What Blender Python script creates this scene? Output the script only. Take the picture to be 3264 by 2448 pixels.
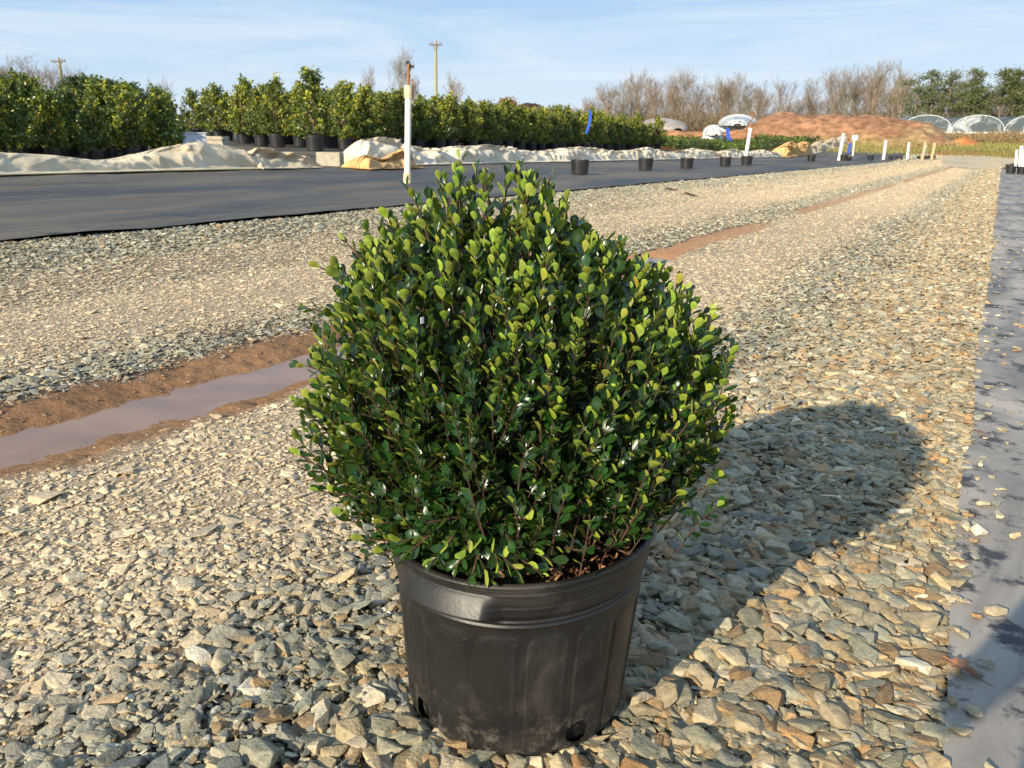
import bpy, bmesh, math, random
import numpy as np
from mathutils import Vector, Matrix
R = math.radians
for o in list(bpy.data.objects): bpy.data.objects.remove(o)
scene = bpy.context.scene
col = scene.collection
random.seed(7); rng = np.random.default_rng(11)

# ------------------------------------------------------------------ camera
F = 868.0; CAMH = 1.0
PITCH = R(16.0); ROLL = R(0.6)
fw = np.array([0, math.cos(PITCH), -math.sin(PITCH)]); rt = np.array([1., 0, 0]); up = np.cross(rt, fw)
rt2 = rt*math.cos(ROLL)+up*math.sin(ROLL); up2 = -rt*math.sin(ROLL)+up*math.cos(ROLL)
CAM = np.array([0, 0, CAMH])
cd = bpy.data.cameras.new('camera'); cam = bpy.data.objects.new('camera', cd); col.objects.link(cam)
M = Matrix.Identity(4)
for i in range(3):
    M[i][0] = rt2[i]; M[i][1] = up2[i]; M[i][2] = -fw[i]; M[i][3] = CAM[i]
cam.matrix_world = M
cd.sensor_width = 36; cd.lens = F/1024*36; cd.clip_start = 0.02; cd.clip_end = 6000
cd.dof.use_dof = True; cd.dof.focus_distance = 1.6; cd.dof.aperture_fstop = 17
scene.camera = cam
scene.render.resolution_x = 1024; scene.render.resolution_y = 768

# ------------------------------------------------------------------ light
SUN_EL = 22.0; SUNDIR = np.array([0.607, 0.794])      # the way the light travels over the ground
SKYS = 0.085; SUNS = 5.0; EXPO = 0.56
lt = Vector((SUNDIR[0]*math.cos(R(SUN_EL)), SUNDIR[1]*math.cos(R(SUN_EL)), -math.sin(R(SUN_EL))))
sd = bpy.data.lights.new('sun', 'SUN'); sun = bpy.data.objects.new('sun', sd); col.objects.link(sun)
sd.energy = SUNS; sd.angle = R(0.53); sd.color = (1.0, 0.87, 0.66)
sun.rotation_euler = lt.to_track_quat('-Z', 'Y').to_euler(); sun.location = (-5, -6, 5)
w = bpy.data.worlds.new('World'); scene.world = w; w.use_nodes = True
nt = w.node_tree; nt.nodes.clear()
def N(nt, t, **k):
    n = nt.nodes.new(t)
    for a, v in k.items():
        if a.startswith('i_'):
            key = a[2:]; key = int(key) if key.isdigit() else key.replace('_', ' ')
            n.inputs[key].default_value = v
        else: setattr(n, a, v)
    return n
sky = N(nt, 'ShaderNodeTexSky', sky_type='NISHITA', sun_disc=False)
sky.sun_elevation = R(SUN_EL); sky.sun_rotation = math.atan2(-SUNDIR[0], -SUNDIR[1]); sky.air_density = 1.0; sky.dust_density = 0.0; sky.ozone_density = 3.0
tc = N(nt, 'ShaderNodeTexCoord')
mp = N(nt, 'ShaderNodeMapping'); mp.inputs['Scale'].default_value = (1.6, 1.6, 15.0); mp.inputs['Rotation'].default_value = (R(6), R(-5), 0)
ns = N(nt, 'ShaderNodeTexNoise', i_Scale=1.6, i_Detail=9.0, i_Roughness=0.62, i_Distortion=0.7)
rp = N(nt, 'ShaderNodeValToRGB'); rp.color_ramp.elements[0].position = 0.40; rp.color_ramp.elements[1].position = 0.72
rp.color_ramp.elements[1].color = (0.85, 0.85, 0.85, 1)
mx = N(nt, 'ShaderNodeMixRGB'); mx.inputs[2].default_value = (6.5, 7.2, 7.9, 1)
bg = N(nt, 'ShaderNodeBackground'); bg.inputs[1].default_value = SKYS
ow = N(nt, 'ShaderNodeOutputWorld')
L = nt.links.new
L(tc.outputs['Generated'], mp.inputs[0]); L(mp.outputs[0], ns.inputs[0]); L(ns.outputs[0], rp.inputs[0])
L(rp.outputs[0], mx.inputs[0]); tn = N(nt, 'ShaderNodeMixRGB', blend_type='MULTIPLY'); tn.inputs[0].default_value = 1; tn.inputs[2].default_value = (.62, .56, .66, 1); L(sky.outputs[0], tn.inputs[1]); sp = N(nt, 'ShaderNodeSeparateXYZ'); L(tc.outputs['Generated'], sp.inputs[0])
gr_ = N(nt, 'ShaderNodeValToRGB'); ce = gr_.color_ramp.elements
ce[0].position = 0.0; ce[0].color = (.56, .69, .81, 1); ce[1].position = 0.62; ce[1].color = (.17, .37, .66, 1); e_ = ce.new(0.16); e_.color = (.35, .54, .77, 1)
L(sp.outputs[2], gr_.inputs[0]); gs = N(nt, 'ShaderNodeVectorMath', operation='SCALE'); gs.inputs['Scale'].default_value = 10.5; L(gr_.outputs[0], gs.inputs[0])
m3 = N(nt, 'ShaderNodeMixRGB'); m3.inputs[0].default_value = .78; L(tn.outputs[0], m3.inputs[1]); L(gs.outputs[0], m3.inputs[2]); L(m3.outputs[0], mx.inputs[1]); L(mx.outputs[0], bg.inputs[0]); L(bg.outputs[0], ow.inputs[0])
vs = scene.view_settings; vs.view_transform = 'Standard'; vs.look = 'None'; vs.gamma = 1; vs.exposure = EXPO; vs.use_curve_mapping = False
scene.render.engine = 'CYCLES'

# ------------------------------------------------------------------ helpers
def ray(dx, dy):
    x = dx/2.16016; y = dy/2.16016
    return rt2*(x-512)/F-up2*(y-384)/F+fw
def sstep(a, b, x):
    t = np.clip((x-a)/(b-a), 0, 1); return t*t*(3-2*t)
def Zg(x, y):                       # broad shape of the land
    x = np.asarray(x, float); y = np.asarray(y, float)
    r = np.hypot(x, y); zp = -0.03274*x+0.00529*y
    t = sstep(62, 97, r); return (1-t)*zp+t*(0.62+0.23*sstep(95, 150, r))
def zg(x, y): return float(Zg(x, y))
def at(dx, dy):                     # a spot of the land from where it shows in the photograph
    d = ray(dx, dy); t = 0.5
    for i in range(4000):
        P = CAM+d*t
        if P[2] < zg(P[0], P[1]): break
        t *= 1.004
    return P[0], P[1]
def azd(dx, dist, dy=300):
    d = ray(dx, dy); k = dist/math.hypot(d[0], d[1]); return d[0]*k, d[1]*k
def zat(dx, dy, dist):
    d = ray(dx, dy); k = dist/math.hypot(d[0], d[1]); return CAMH+d[2]*k
def uv2xy(u, v): return 0.879*u+0.477*v, -0.477*u+0.879*v
def xy2uv(x, y): return 0.879*x-0.477*y, 0.477*x+0.879*y

def _hash(ix, iy, s):
    h = (ix.astype(np.int64)*374761393+iy.astype(np.int64)*668265263+s*1442695041) & 0xffffffff
    h = ((h ^ (h >> 13))*1274126177) & 0xffffffff
    h = (h ^ (h >> 16)) & 0xffffffff
    return h/4294967295.0
def vnoise(x, y, s=0):
    x = np.asarray(x, float); y = np.asarray(y, float)
    ix = np.floor(x); iy = np.floor(y); fx = x-ix; fy = y-iy
    fx = fx*fx*(3-2*fx); fy = fy*fy*(3-2*fy)
    a = _hash(ix, iy, s); b = _hash(ix+1, iy, s); c = _hash(ix, iy+1, s); d = _hash(ix+1, iy+1, s)
    return (a*(1-fx)+b*fx)*(1-fy)+(c*(1-fx)+d*fx)*fy
def fbm(x, y, o=4, s=0, g=0.5):
    t = 0; a = 1; n = 0
    for i in range(o):
        t = t+a*vnoise(x*2**i+17.3*i, y*2**i-9.1*i, s+i); n += a; a *= g
    return t/n

def mesh_np(name, V, loops, sizes, colr=None, smooth=False):
    me = bpy.data.meshes.new(name)
    V = np.asarray(V, np.float32); loops = np.asarray(loops, np.int32); sizes = np.asarray(sizes, np.int32)
    me.vertices.add(len(V)); me.vertices.foreach_set('co', V.ravel())
    me.loops.add(len(loops)); me.loops.foreach_set('vertex_index', loops)
    me.polygons.add(len(sizes))
    st = np.concatenate([[0], np.cumsum(sizes)[:-1]]).astype(np.int32)
    me.polygons.foreach_set('loop_start', st)
    me.polygons.foreach_set('use_smooth', np.full(len(sizes), smooth, bool))
    me.update(calc_edges=True); me.validate()
    if colr is not None:
        c = np.ones((len(V), 4), np.float32); c[:, :3] = colr
        a = me.color_attributes.new('Col', 'FLOAT_COLOR', 'POINT'); a.data.foreach_set('color', c.ravel())
    return me
def link(name, me, mat=None, parent=None, loc=None):
    o = bpy.data.objects.new(name, me); col.objects.link(o)
    if mat is not None and me is not None and not len(me.materials): me.materials.append(mat)
    if parent is not None: o.parent = parent
    if loc is not None: o.location = loc
    return o
def tag(o, label=None, cat=None, group=None, kind=None):
    if label: o['label'] = label
    if cat: o['category'] = cat
    if group: o['group'] = group
    if kind: o['kind'] = kind
    return o
def empty(name, loc, rz=0, label=None, cat=None, group=None):
    o = bpy.data.objects.new(name, None); col.objects.link(o); o.location = loc; o.rotation_euler = (0, 0, rz)
    o.empty_display_size = 0.1
    return tag(o, label, cat, group)
def copy_tree(o, parent=None):
    c = o.copy(); col.objects.link(c)
    c.parent = parent
    for ch in list(o.children): copy_tree(ch, c)
    return c

class MB:                            # collects geometry as numpy pieces
    def __init__(s): s.V = []; s.Lp = []; s.S = []; s.C = []; s.n = 0
    def add(s, V, faces, c=(1, 1, 1)):
        V = np.asarray(V, float); s.V.append(V)
        for f in faces: s.Lp.extend([i+s.n for i in f]); s.S.append(len(f))
        cc = np.asarray(c, float)
        s.C.append(np.tile(cc, (len(V), 1)) if cc.ndim == 1 else cc); s.n += len(V)
    def tube(s, pts, rad, k=6, c=(1, 1, 1), cap=True):
        pts = [np.asarray(p, float) for p in pts]; n = len(pts)
        if np.isscalar(rad): rad = [rad]*n
        V = []; t0 = None
        for i in range(n):
            t = pts[min(i+1, n-1)]-pts[max(i-1, 0)]; t = t/(np.linalg.norm(t)+1e-9)
            if t0 is None:
                a = np.array([0, 0, 1.]) if abs(t[2]) < .9 else np.array([1., 0, 0])
                e1 = np.cross(t, a); e1 /= np.linalg.norm(e1)
            else:
                e1 = e1-t*(e1@t); e1 /= np.linalg.norm(e1)+1e-9
            t0 = t; e2 = np.cross(t, e1)
            for j in range(k):
                a = 2*math.pi*j/k; V.append(pts[i]+(e1*math.cos(a)+e2*math.sin(a))*rad[i])
        f = []
        for i in range(n-1):
            for j in range(k):
                f.append((i*k+j, i*k+(j+1) % k, (i+1)*k+(j+1) % k, (i+1)*k+j))
        if cap: f.append(tuple(range(k))[::-1]); f.append(tuple((n-1)*k+j for j in range(k)))
        s.add(V, f, c)
    def lathe(s, prof, k=24, center=(0, 0, 0), c=(1, 1, 1), capb=False, capt=False):
        V = []; cx, cy, cz = center
        for r, z in prof:
            for j in range(k):
                a = 2*math.pi*j/k; V.append((cx+r*math.cos(a), cy+r*math.sin(a), cz+z))
        f = []
        for i in range(len(prof)-1):
            for j in range(k): f.append((i*k+j, i*k+(j+1) % k, (i+1)*k+(j+1) % k, (i+1)*k+j))
        if capb: f.append(tuple(range(k))[::-1])
        if capt: f.append(tuple((len(prof)-1)*k+j for j in range(k)))
        s.add(V, f, c)
    def box(s, c0, size, rz=0, c=(1, 1, 1), bev=0.0):
        bm = bmesh.new(); bmesh.ops.create_cube(bm, size=1)
        for v in bm.verts: v.co = Vector((v.co.x*size[0], v.co.y*size[1], v.co.z*size[2]))
        if bev: bmesh.ops.bevel(bm, geom=list(bm.edges), offset=bev, segments=2, affect='EDGES')
        ca, sa = math.cos(rz), math.sin(rz)
        V = [(c0[0]+v.co.x*ca-v.co.y*sa, c0[1]+v.co.x*sa+v.co.y*ca, c0[2]+v.co.z) for v in bm.verts]
        bm.verts.index_update(); f = [tuple(v.index for v in q.verts) for q in bm.faces]; bm.free()
        s.add(V, f, c)
    def mesh(s, name, smooth=False): return mesh_np(name, np.concatenate(s.V), s.Lp, s.S, np.concatenate(s.C), smooth)
    def build(s, name, mat, parent=None, loc=None, smooth=False): return link(name, s.mesh(name, smooth), mat, parent, loc)

def scatter(protos, which, P, Rm, S, colr):
    """numpy instancing baked into one mesh; protos: list of (V, tris/quads loops, sizes)"""
    Vs = []; Ls = []; Ss = []; Cs = []; n = 0
    for k, (pv, pl, ps) in enumerate(protos):
        idx = np.nonzero(which == k)[0]
        if not len(idx): continue
        v = pv[None, :, :]*S[idx][:, None, :]
        v = np.einsum('nij,nvj->nvi', Rm[idx], v)+P[idx][:, None, :]
        m = len(pv)
        off = n+np.arange(len(idx))*m
        Ls.append((pl[None, :]+off[:, None]).ravel()); Ss.append(np.tile(ps, len(idx)))
        Vs.append(v.reshape(-1, 3)); Cs.append(np.repeat(colr[idx], m, axis=0)); n += m*len(idx)
    return np.concatenate(Vs), np.concatenate(Ls), np.concatenate(Ss), np.concatenate(Cs)
def rot_yaw_tilt(yaw, tx, ty):
    n = len(yaw); cz, sz = np.cos(yaw), np.sin(yaw); cx, sx = np.cos(tx), np.sin(tx); cy, sy = np.cos(ty), np.sin(ty)
    Z = np.zeros((n, 3, 3)); Z[:, 0, 0] = cz; Z[:, 0, 1] = -sz; Z[:, 1, 0] = sz; Z[:, 1, 1] = cz; Z[:, 2, 2] = 1
    X = np.zeros((n, 3, 3)); X[:, 0, 0] = 1; X[:, 1, 1] = cx; X[:, 1, 2] = -sx; X[:, 2, 1] = sx; X[:, 2, 2] = cx
    Y = np.zeros((n, 3, 3)); Y[:, 1, 1] = 1; Y[:, 0, 0] = cy; Y[:, 0, 2] = sy; Y[:, 2, 0] = -sy; Y[:, 2, 2] = cy
    return X@Y@Z
def frame_from(y, z):               # columns: x, y(along), z(normal)
    y = y/np.linalg.norm(y, axis=1, keepdims=True)
    z = z-y*np.sum(y*z, axis=1, keepdims=True); z = z/(np.linalg.norm(z, axis=1, keepdims=True)+1e-9)
    x = np.cross(y, z); return np.stack([x, y, z], axis=2)

# ------------------------------------------------------------------ materials
def newmat(name):
    m = bpy.data.materials.new(name); m.use_nodes = True; nt = m.node_tree
    b = nt.nodes['Principled BSDF']; return m, nt, b, nt.links.new
def simple(name, rgb, rough=0.6, var=0.25, scale=8.0, bump=0.0, bscale=40.0, metal=0.0, spec=0.5, vcol=False, detail=4.0, mapscale=None):
    m, nt, b, L = newmat(name)
    b.inputs['Roughness'].default_value = rough; b.inputs['Metallic'].default_value = metal
    b.inputs['Specular IOR Level'].default_value = spec
    tc = N(nt, 'ShaderNodeTexCoord'); src = tc.outputs['Object']
    if mapscale:
        mp = N(nt, 'ShaderNodeMapping'); mp.inputs['Scale'].default_value = mapscale; L(src, mp.inputs[0]); src = mp.outputs[0]
    n1 = N(nt, 'ShaderNodeTexNoise', i_Scale=scale, i_Detail=detail); L(src, n1.inputs[0])
    mr = N(nt, 'ShaderNodeMapRange', i_1=0.3, i_2=0.7, i_3=1-var, i_4=1+var); L(n1.outputs[0], mr.inputs[0])
    mm = N(nt, 'ShaderNodeVectorMath', operation='SCALE'); L(mr.outputs[0], mm.inputs['Scale'])
    if vcol:
        a = N(nt, 'ShaderNodeVertexColor', layer_name='Col'); mu = N(nt, 'ShaderNodeVectorMath', operation='MULTIPLY')
        mu.inputs[1].default_value = rgb; L(a.outputs[0], mu.inputs[0]); L(mu.outputs[0], mm.inputs[0])
    else: mm.inputs[0].default_value = rgb
    L(mm.outputs[0], b.inputs['Base Color'])
    if bump:
        n2 = N(nt, 'ShaderNodeTexNoise', i_Scale=bscale, i_Detail=5.0); L(src, n2.inputs[0])
        bp = N(nt, 'ShaderNodeBump', i_Strength=bump, i_Distance=0.02); L(n2.outputs[0], bp.inputs['Height']); L(bp.outputs[0], b.inputs['Normal'])
    return m
def leafmat(name, top, under, rough=0.3, trans=0.25, vcol=True):
    m, nt, b, L = newmat(name)
    g = N(nt, 'ShaderNodeNewGeometry'); mx = N(nt, 'ShaderNodeMixRGB'); mx.inputs[1].default_value = (*top, 1); mx.inputs[2].default_value = (*under, 1)
    L(g.outputs['Backfacing'], mx.inputs[0])
    a = N(nt, 'ShaderNodeVertexColor', layer_name='Col'); mu = N(nt, 'ShaderNodeMixRGB', blend_type='MULTIPLY'); mu.inputs[0].default_value = 1
    L(mx.outputs[0], mu.inputs[1]); L(a.outputs[0], mu.inputs[2]); L(mu.outputs[0], b.inputs['Base Color'])
    rr = N(nt, 'ShaderNodeMapRange', i_3=rough, i_4=0.6); L(g.outputs['Backfacing'], rr.inputs[0]); L(rr.outputs[0], b.inputs['Roughness'])
    tr = N(nt, 'ShaderNodeBsdfTranslucent'); sc = N(nt, 'ShaderNodeMixRGB', blend_type='MULTIPLY'); sc.inputs[0].default_value = 1
    sc.inputs[1].default_value = (under[0]*1.3, under[1]*1.3, under[2]*0.7, 1); L(a.outputs[0], sc.inputs[2]); L(sc.outputs[0], tr.inputs[0])
    ms = N(nt, 'ShaderNodeMixShader'); ms.inputs[0].default_value = trans
    out = nt.nodes['Material Output']; L(b.outputs[0], ms.inputs[1]); L(tr.outputs[0], ms.inputs[2]); L(ms.outputs[0], out.inputs[0])
    return m

# stone material: per-stone colour, fine layering
m_stone, snt, sb, sL = newmat('slate_stone')
a = N(snt, 'ShaderNodeVertexColor', layer_name='Col'); tc = N(snt, 'ShaderNodeTexCoord')
n1 = N(snt, 'ShaderNodeTexNoise', i_Scale=70.0, i_Detail=6.0, i_Roughness=0.65); sL(tc.outputs['Object'], n1.inputs[0])
mr = N(snt, 'ShaderNodeMapRange', i_1=0.3, i_2=0.72, i_3=0.66, i_4=1.3); sL(n1.outputs[0], mr.inputs[0])
mm = N(snt, 'ShaderNodeVectorMath', operation='SCALE'); sL(a.outputs[0], mm.inputs[0]); sL(mr.outputs[0], mm.inputs['Scale'])
sL(mm.outputs[0], sb.inputs['Base Color']); sb.inputs['Roughness'].default_value = 0.78
bp = N(snt, 'ShaderNodeBump', i_Strength=0.5, i_Distance=0.006); n2 = N(snt, 'ShaderNodeTexNoise', i_Scale=160.0, i_Detail=4.0)
sL(tc.outputs['Object'], n2.inputs[0]); sL(n2.outputs[0], bp.inputs['Height']); sL(bp.outputs[0], sb.inputs['Normal'])

# road material: soil / mud colour from the mesh, pebble grain from voronoi cells
m_road, rnt, rb, rL = newmat('gravel_ground')
a = N(rnt, 'ShaderNodeVertexColor', layer_name='Col'); tc = N(rnt, 'ShaderNodeTexCoord')
at2 = N(rnt, 'ShaderNodeAttribute', attribute_name='grain')
vo = N(rnt, 'ShaderNodeTexVoronoi', i_Scale=26.0); rL(tc.outputs['Object'], vo.inputs[0])
v2 = N(rnt, 'ShaderNodeTexVoronoi', i_Scale=26.0, feature='DISTANCE_TO_EDGE'); rL(tc.outputs['Object'], v2.inputs[0])
sx = N(rnt, 'ShaderNodeSeparateXYZ'); rL(vo.outputs['Color'], sx.inputs[0])
mr = N(rnt, 'ShaderNodeMapRange', i_3=0.62, i_4=1.32); rL(sx.outputs[0], mr.inputs[0])
e = N(rnt, 'ShaderNodeMapRange', i_1=0.0, i_2=0.10, i_3=0.55, i_4=1.0); rL(v2.outputs[0], e.inputs[0])
mu = N(rnt, 'ShaderNodeMath', operation='MULTIPLY'); rL(mr.outputs[0], mu.inputs[0]); rL(e.outputs[0], mu.inputs[1])
mg = N(rnt, 'ShaderNodeMix'); mg.inputs[2].default_value = 1.0; rL(at2.outputs['Fac'], mg.inputs[0]); rL(mu.outputs[0], mg.inputs[3])
nn = N(rnt, 'ShaderNodeTexNoise', i_Scale=45.0, i_Detail=7.0, i_Roughness=0.7); rL(tc.outputs['Object'], nn.inputs[0])
mr2 = N(rnt, 'ShaderNodeMapRange', i_1=0.3, i_2=0.7, i_3=0.75, i_4=1.25); rL(nn.outputs[0], mr2.inputs[0])
mu2 = N(rnt, 'ShaderNodeMath', operation='MULTIPLY'); rL(mg.outputs[0], mu2.inputs[0]); rL(mr2.outputs[0], mu2.inputs[1])
mm = N(rnt, 'ShaderNodeVectorMath', operation='SCALE'); rL(a.outputs[0], mm.inputs[0]); rL(mu2.outputs[0], mm.inputs['Scale'])
tint = N(rnt, 'ShaderNodeMixRGB', blend_type='MULTIPLY'); tint.inputs[0].default_value = 0.0
rL(mm.outputs[0], rb.inputs['Base Color']); rb.inputs['Roughness'].default_value = 0.85; rb.inputs['Specular IOR Level'].default_value = 0.25
bp = N(rnt, 'ShaderNodeBump', i_Strength=0.9, i_Distance=0.03)
ad = N(rnt, 'ShaderNodeMath', operation='MULTIPLY_ADD'); rL(nn.outputs[0], ad.inputs[0]); ad.inputs[1].default_value = 0.6
mv = N(rnt, 'ShaderNodeMath', operation='MULTIPLY'); rL(v2.outputs[0], mv.inputs[0]); rL(at2.outputs['Fac'], mv.inputs[1]); rL(mv.outputs[0], ad.inputs[2])
rL(ad.outputs[0], bp.inputs['Height']); rL(bp.outputs[0], rb.inputs['Normal'])

# ------------------------------------------------------------------ land, road, fabric sheets
def grid_faces(nr, nc):
    i = np.arange(nr-1)[:, None]*nc+np.arange(nc-1)[None, :]
    q = np.stack([i, i+1, i+nc+1, i+nc], axis=-1).reshape(-1, 4)
    return q.ravel(), np.full(len(q), 4)
# far and wide ground: fan grid
azs = np.radians(np.arange(-75, 75.01, 0.3)); rs = np.concatenate([[0.4, 2, 4], np.geomspace(6, 2500, 330)])
A, Rr = np.meshgrid(azs, rs, indexing='ij'); X = np.sin(A)*Rr; Y = np.cos(A)*Rr
U, V_ = xy2uv(X, Y)
Zb = Zg(X, Y)-0.06+0.10*sstep(60, 90, Rr)*(fbm(X/3, Y/3, 3, 5)-0.5)
grass = np.array([.17, .155, .05]); straw = np.array([.30, .23, .11]); red = np.array([.36, .14, .055]); brown = np.array([.14, .09, .05])
nzz = fbm(X/2.5, Y/2.5, 5, 3)[..., None]; nb = fbm(X/9, Y/14, 4, 8)[..., None]
Cc = grass*(0.7+0.6*nzz)*(1-sstep(.42, .62, nb))+straw*sstep(.42, .62, nb)*(0.8+.4*nzz)
rd = sstep(.5, .6, fbm(X/7+3, Y/4, 4, 21))[..., None]*(1-sstep(95, 110, Rr))[..., None]
Cc = Cc*(1-rd*.85)+red*rd*.85*(0.8+.4*nzz)
nearb = (1-sstep(48, 60, Rr))[..., None]
Cc = Cc*(1-nearb)+red*.8*nearb
lp, sz = grid_faces(len(azs), len(rs))
lp = lp.reshape(-1, 4)[:, ::-1].ravel()
me = mesh_np('ground', np.stack([X, Y, Zb], -1).reshape(-1, 3), lp, sz, Cc.reshape(-1, 3), True)
m_ground = simple('field_ground', (1, 1, 1), 0.95, 0.3, 1.4, 0.6, 6.0, vcol=True, spec=0.1, detail=8.0)
tag(link('ground', me, m_ground), kind='structure')

UL, UR = -6.6, 0.055
def edgeL(v): return UL+0.10*(fbm(v/3.1, v*0, 3, 41)-.5)
def edgeR(v): return UR+0.05*(fbm(v/1.2, v*0, 3, 42)-.5)
def rutdepth(v):
    d = 1-sstep(3.9, 4.8, v)*(1-sstep(6.3, 6.8, v))*0.75
    return d*(1-sstep(7.0, 7.6, v)*0.95)
URUT = -2.57
def rutu(v): return -2.52-0.11*(1-sstep(1.3, 2.9, v))+0.015*np.sin(v*1.1+.5)+0.06*(fbm(v/1.5, v*0+3, 2, 44)-.5)
def road_off(u, v):
    du = (u-rutu(v)); wd = 0.17+0.09*(fbm(v*2.6, v*0+9, 4, 45)-.5)
    rut = np.exp(-(du/wd)**2)
    d = -0.062*rut*rutdepth(v)
    rim = np.exp(-((np.abs(du)-0.33)/0.12)**2)
    cl = fbm(u*15, v*12, 5, 51, 0.72)
    mud = mudmask(u, v)
    d = d+mud*(0.056*(cl-.52)+0.002*rim)*(1-0.6*rut)
    d = d-0.02*np.exp(-((u+4.6)/.35)**2)-0.012*np.exp(-((u+1.55)/.45)**2)
    d = d+0.02*(fbm(u*1.3, v*.7, 3, 52)-.5)
    # stones lap over both fabric edges
    return d
def mudmask(u, v):
    du = u-rutu(v)
    w = np.where(du > 0, 0.36, 0.50)*(0.85+0.5*(fbm(v*.9, u*.9, 3, 53)-.5)+0.5*(fbm(v*4, u*4, 3, 54)-.5))
    w = w*(1-0.60*sstep(5.5, 8, v))
    m = 1-sstep(0.72, 1.12, np.abs(du)/np.maximum(w, .05))
    patchy = sstep(.22, .42, fbm(v/2.6+2.2, u*0, 2, 55))
    m = m*(1-sstep(7.0, 9, v)*(1-patchy*.8))
    return m
def zones(u, v):
    """returns dusty-tan weight of the wheel tracks"""
    wob = 0.35*(fbm(v/2.0, u*.8, 3, 61)-.5)
    t1 = np.exp(-((u+1.90+wob)/0.62)**4)
    t2 = np.exp(-((u+3.95+wob)/0.72)**4)
    t3 = 0.7*np.exp(-((u+4.9+wob)/0.6)**2)
    return np.clip(np.maximum(t1, np.maximum(t2, t3)), 0, 1)
uu = np.concatenate([np.arange(-6.95, -3.47, .05), np.arange(-3.45, -1.75, .014), np.arange(-1.74, -.10, .05), np.arange(-.09, .2, .012)])
vv = np.concatenate([np.arange(-2.0, 0, .08), np.arange(0, 4.6, .018), np.arange(4.6, 9.0, .03), np.geomspace(9.04, 77, 300)])
U, Vv = np.meshgrid(uu, vv, indexing='ij'); X, Y = uv2xy(U, Vv)
Rr = np.hypot(X, Y)
Z = Zg(X, Y)+road_off(U, Vv)
Z = Z-0.05*sstep(-0.025, 0.015, U-edgeR(Vv))*(Vv < 50)-0.05*sstep(0.02, 0.10, edgeL(Vv)-U)

mud = mudmask(U, Vv)[..., None]; tk = zones(U, Vv)[..., None]
farw = sstep(12, 19, Rr)[..., None]
soil = np.array([.12, .09, .062])*(1-tk)+np.array([.46, .36, .24])*tk  # off-track soil painted darker to deepen the shadows between stones
ng = fbm(U*.8, Vv*.4, 4, 71)[..., None]
greyg = np.array([.62, .53, .37])*(0.85+.3*ng); tan = np.array([.86, .66, .42])*(0.9+.2*ng)
fargr = greyg*(1-tk)+tan*tk
base = soil*(1-farw)+fargr*farw
mudc = np.array([.29, .155, .075])*(0.75+.6*fbm(U*3, Vv*3, 4, 72)[..., None])
fm = sstep(5.5, 9, Rr)[..., None]; mudc = mudc*(1-fm)+np.array([.56, .29, .135])*fm
Cc = base*(1-mud)+mudc*mud
grain = (0.25+0.75*farw)*(1-mud)
lp, sz = grid_faces(len(uu), len(vv))
me = mesh_np('gravel_road', np.stack([X, Y, Z], -1).reshape(-1, 3), lp, sz, Cc.reshape(-1, 3), True)
ga = me.attributes.new('grain', 'FLOAT', 'POINT'); ga.data.foreach_set('value', grain.ravel().astype(np.float32))
tag(link('gravel_road', me, m_road), kind='structure')

# the road bends away to the right at its far end
def poly_sheet(name, pts, off, mat, colr, n=60):
    # pts: left chain, right chain -> ruled sheet over the land
    Lc, Rc = pts; Lc = np.array(Lc); Rc = np.array(Rc)
    def res(c, m):
        d = np.concatenate([[0], np.cumsum(np.hypot(*np.diff(c, axis=0).T))]); t = np.linspace(0, d[-1], m)
        return np.stack([np.interp(t, d, c[:, 0]), np.interp(t, d, c[:, 1])], 1)
    a = res(Lc, n); b = res(Rc, n); t = np.linspace(0, 1, 24)[:, None, None]
    G = a[None]*(1-t)+b[None]*t
    X = G[..., 0]; Y = G[..., 1]; Z = Zg(X, Y)+off
    lp, sz = grid_faces(24, n)
    cc = colr(X, Y) if callable(colr) else np.tile(np.array(colr), (X.size, 1))
    me = mesh_np(name, np.stack([X, Y, Z], -1).reshape(-1, 3), lp, sz, cc.reshape(-1, 3), True)
    g = me.attributes.new('grain', 'FLOAT', 'POINT'); g.data.foreach_set('value', np.ones(X.size, np.float32))
    me.flip_normals() if me.polygons[0].normal.z < 0 else None
    return tag(link(name, me, mat), kind='structure')
b0 = uv2xy(-6.5, 78); b1 = uv2xy(0.3, 52)
poly_sheet('gravel_bend', ([at(2035, 336), at(2090, 336), at(2150, 339), at(2212, 344), at(2300, 352)],
                           [uv2xy(-3, 60), uv2xy(-.5, 56), at(2172, 361), at(2212, 364), at(2300, 372)]), 0.022, m_road,
           lambda X, Y: np.array([.68, .55, .37])*(0.8+.4*fbm(X/3, Y/3, 3, 9))[..., None])

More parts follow.
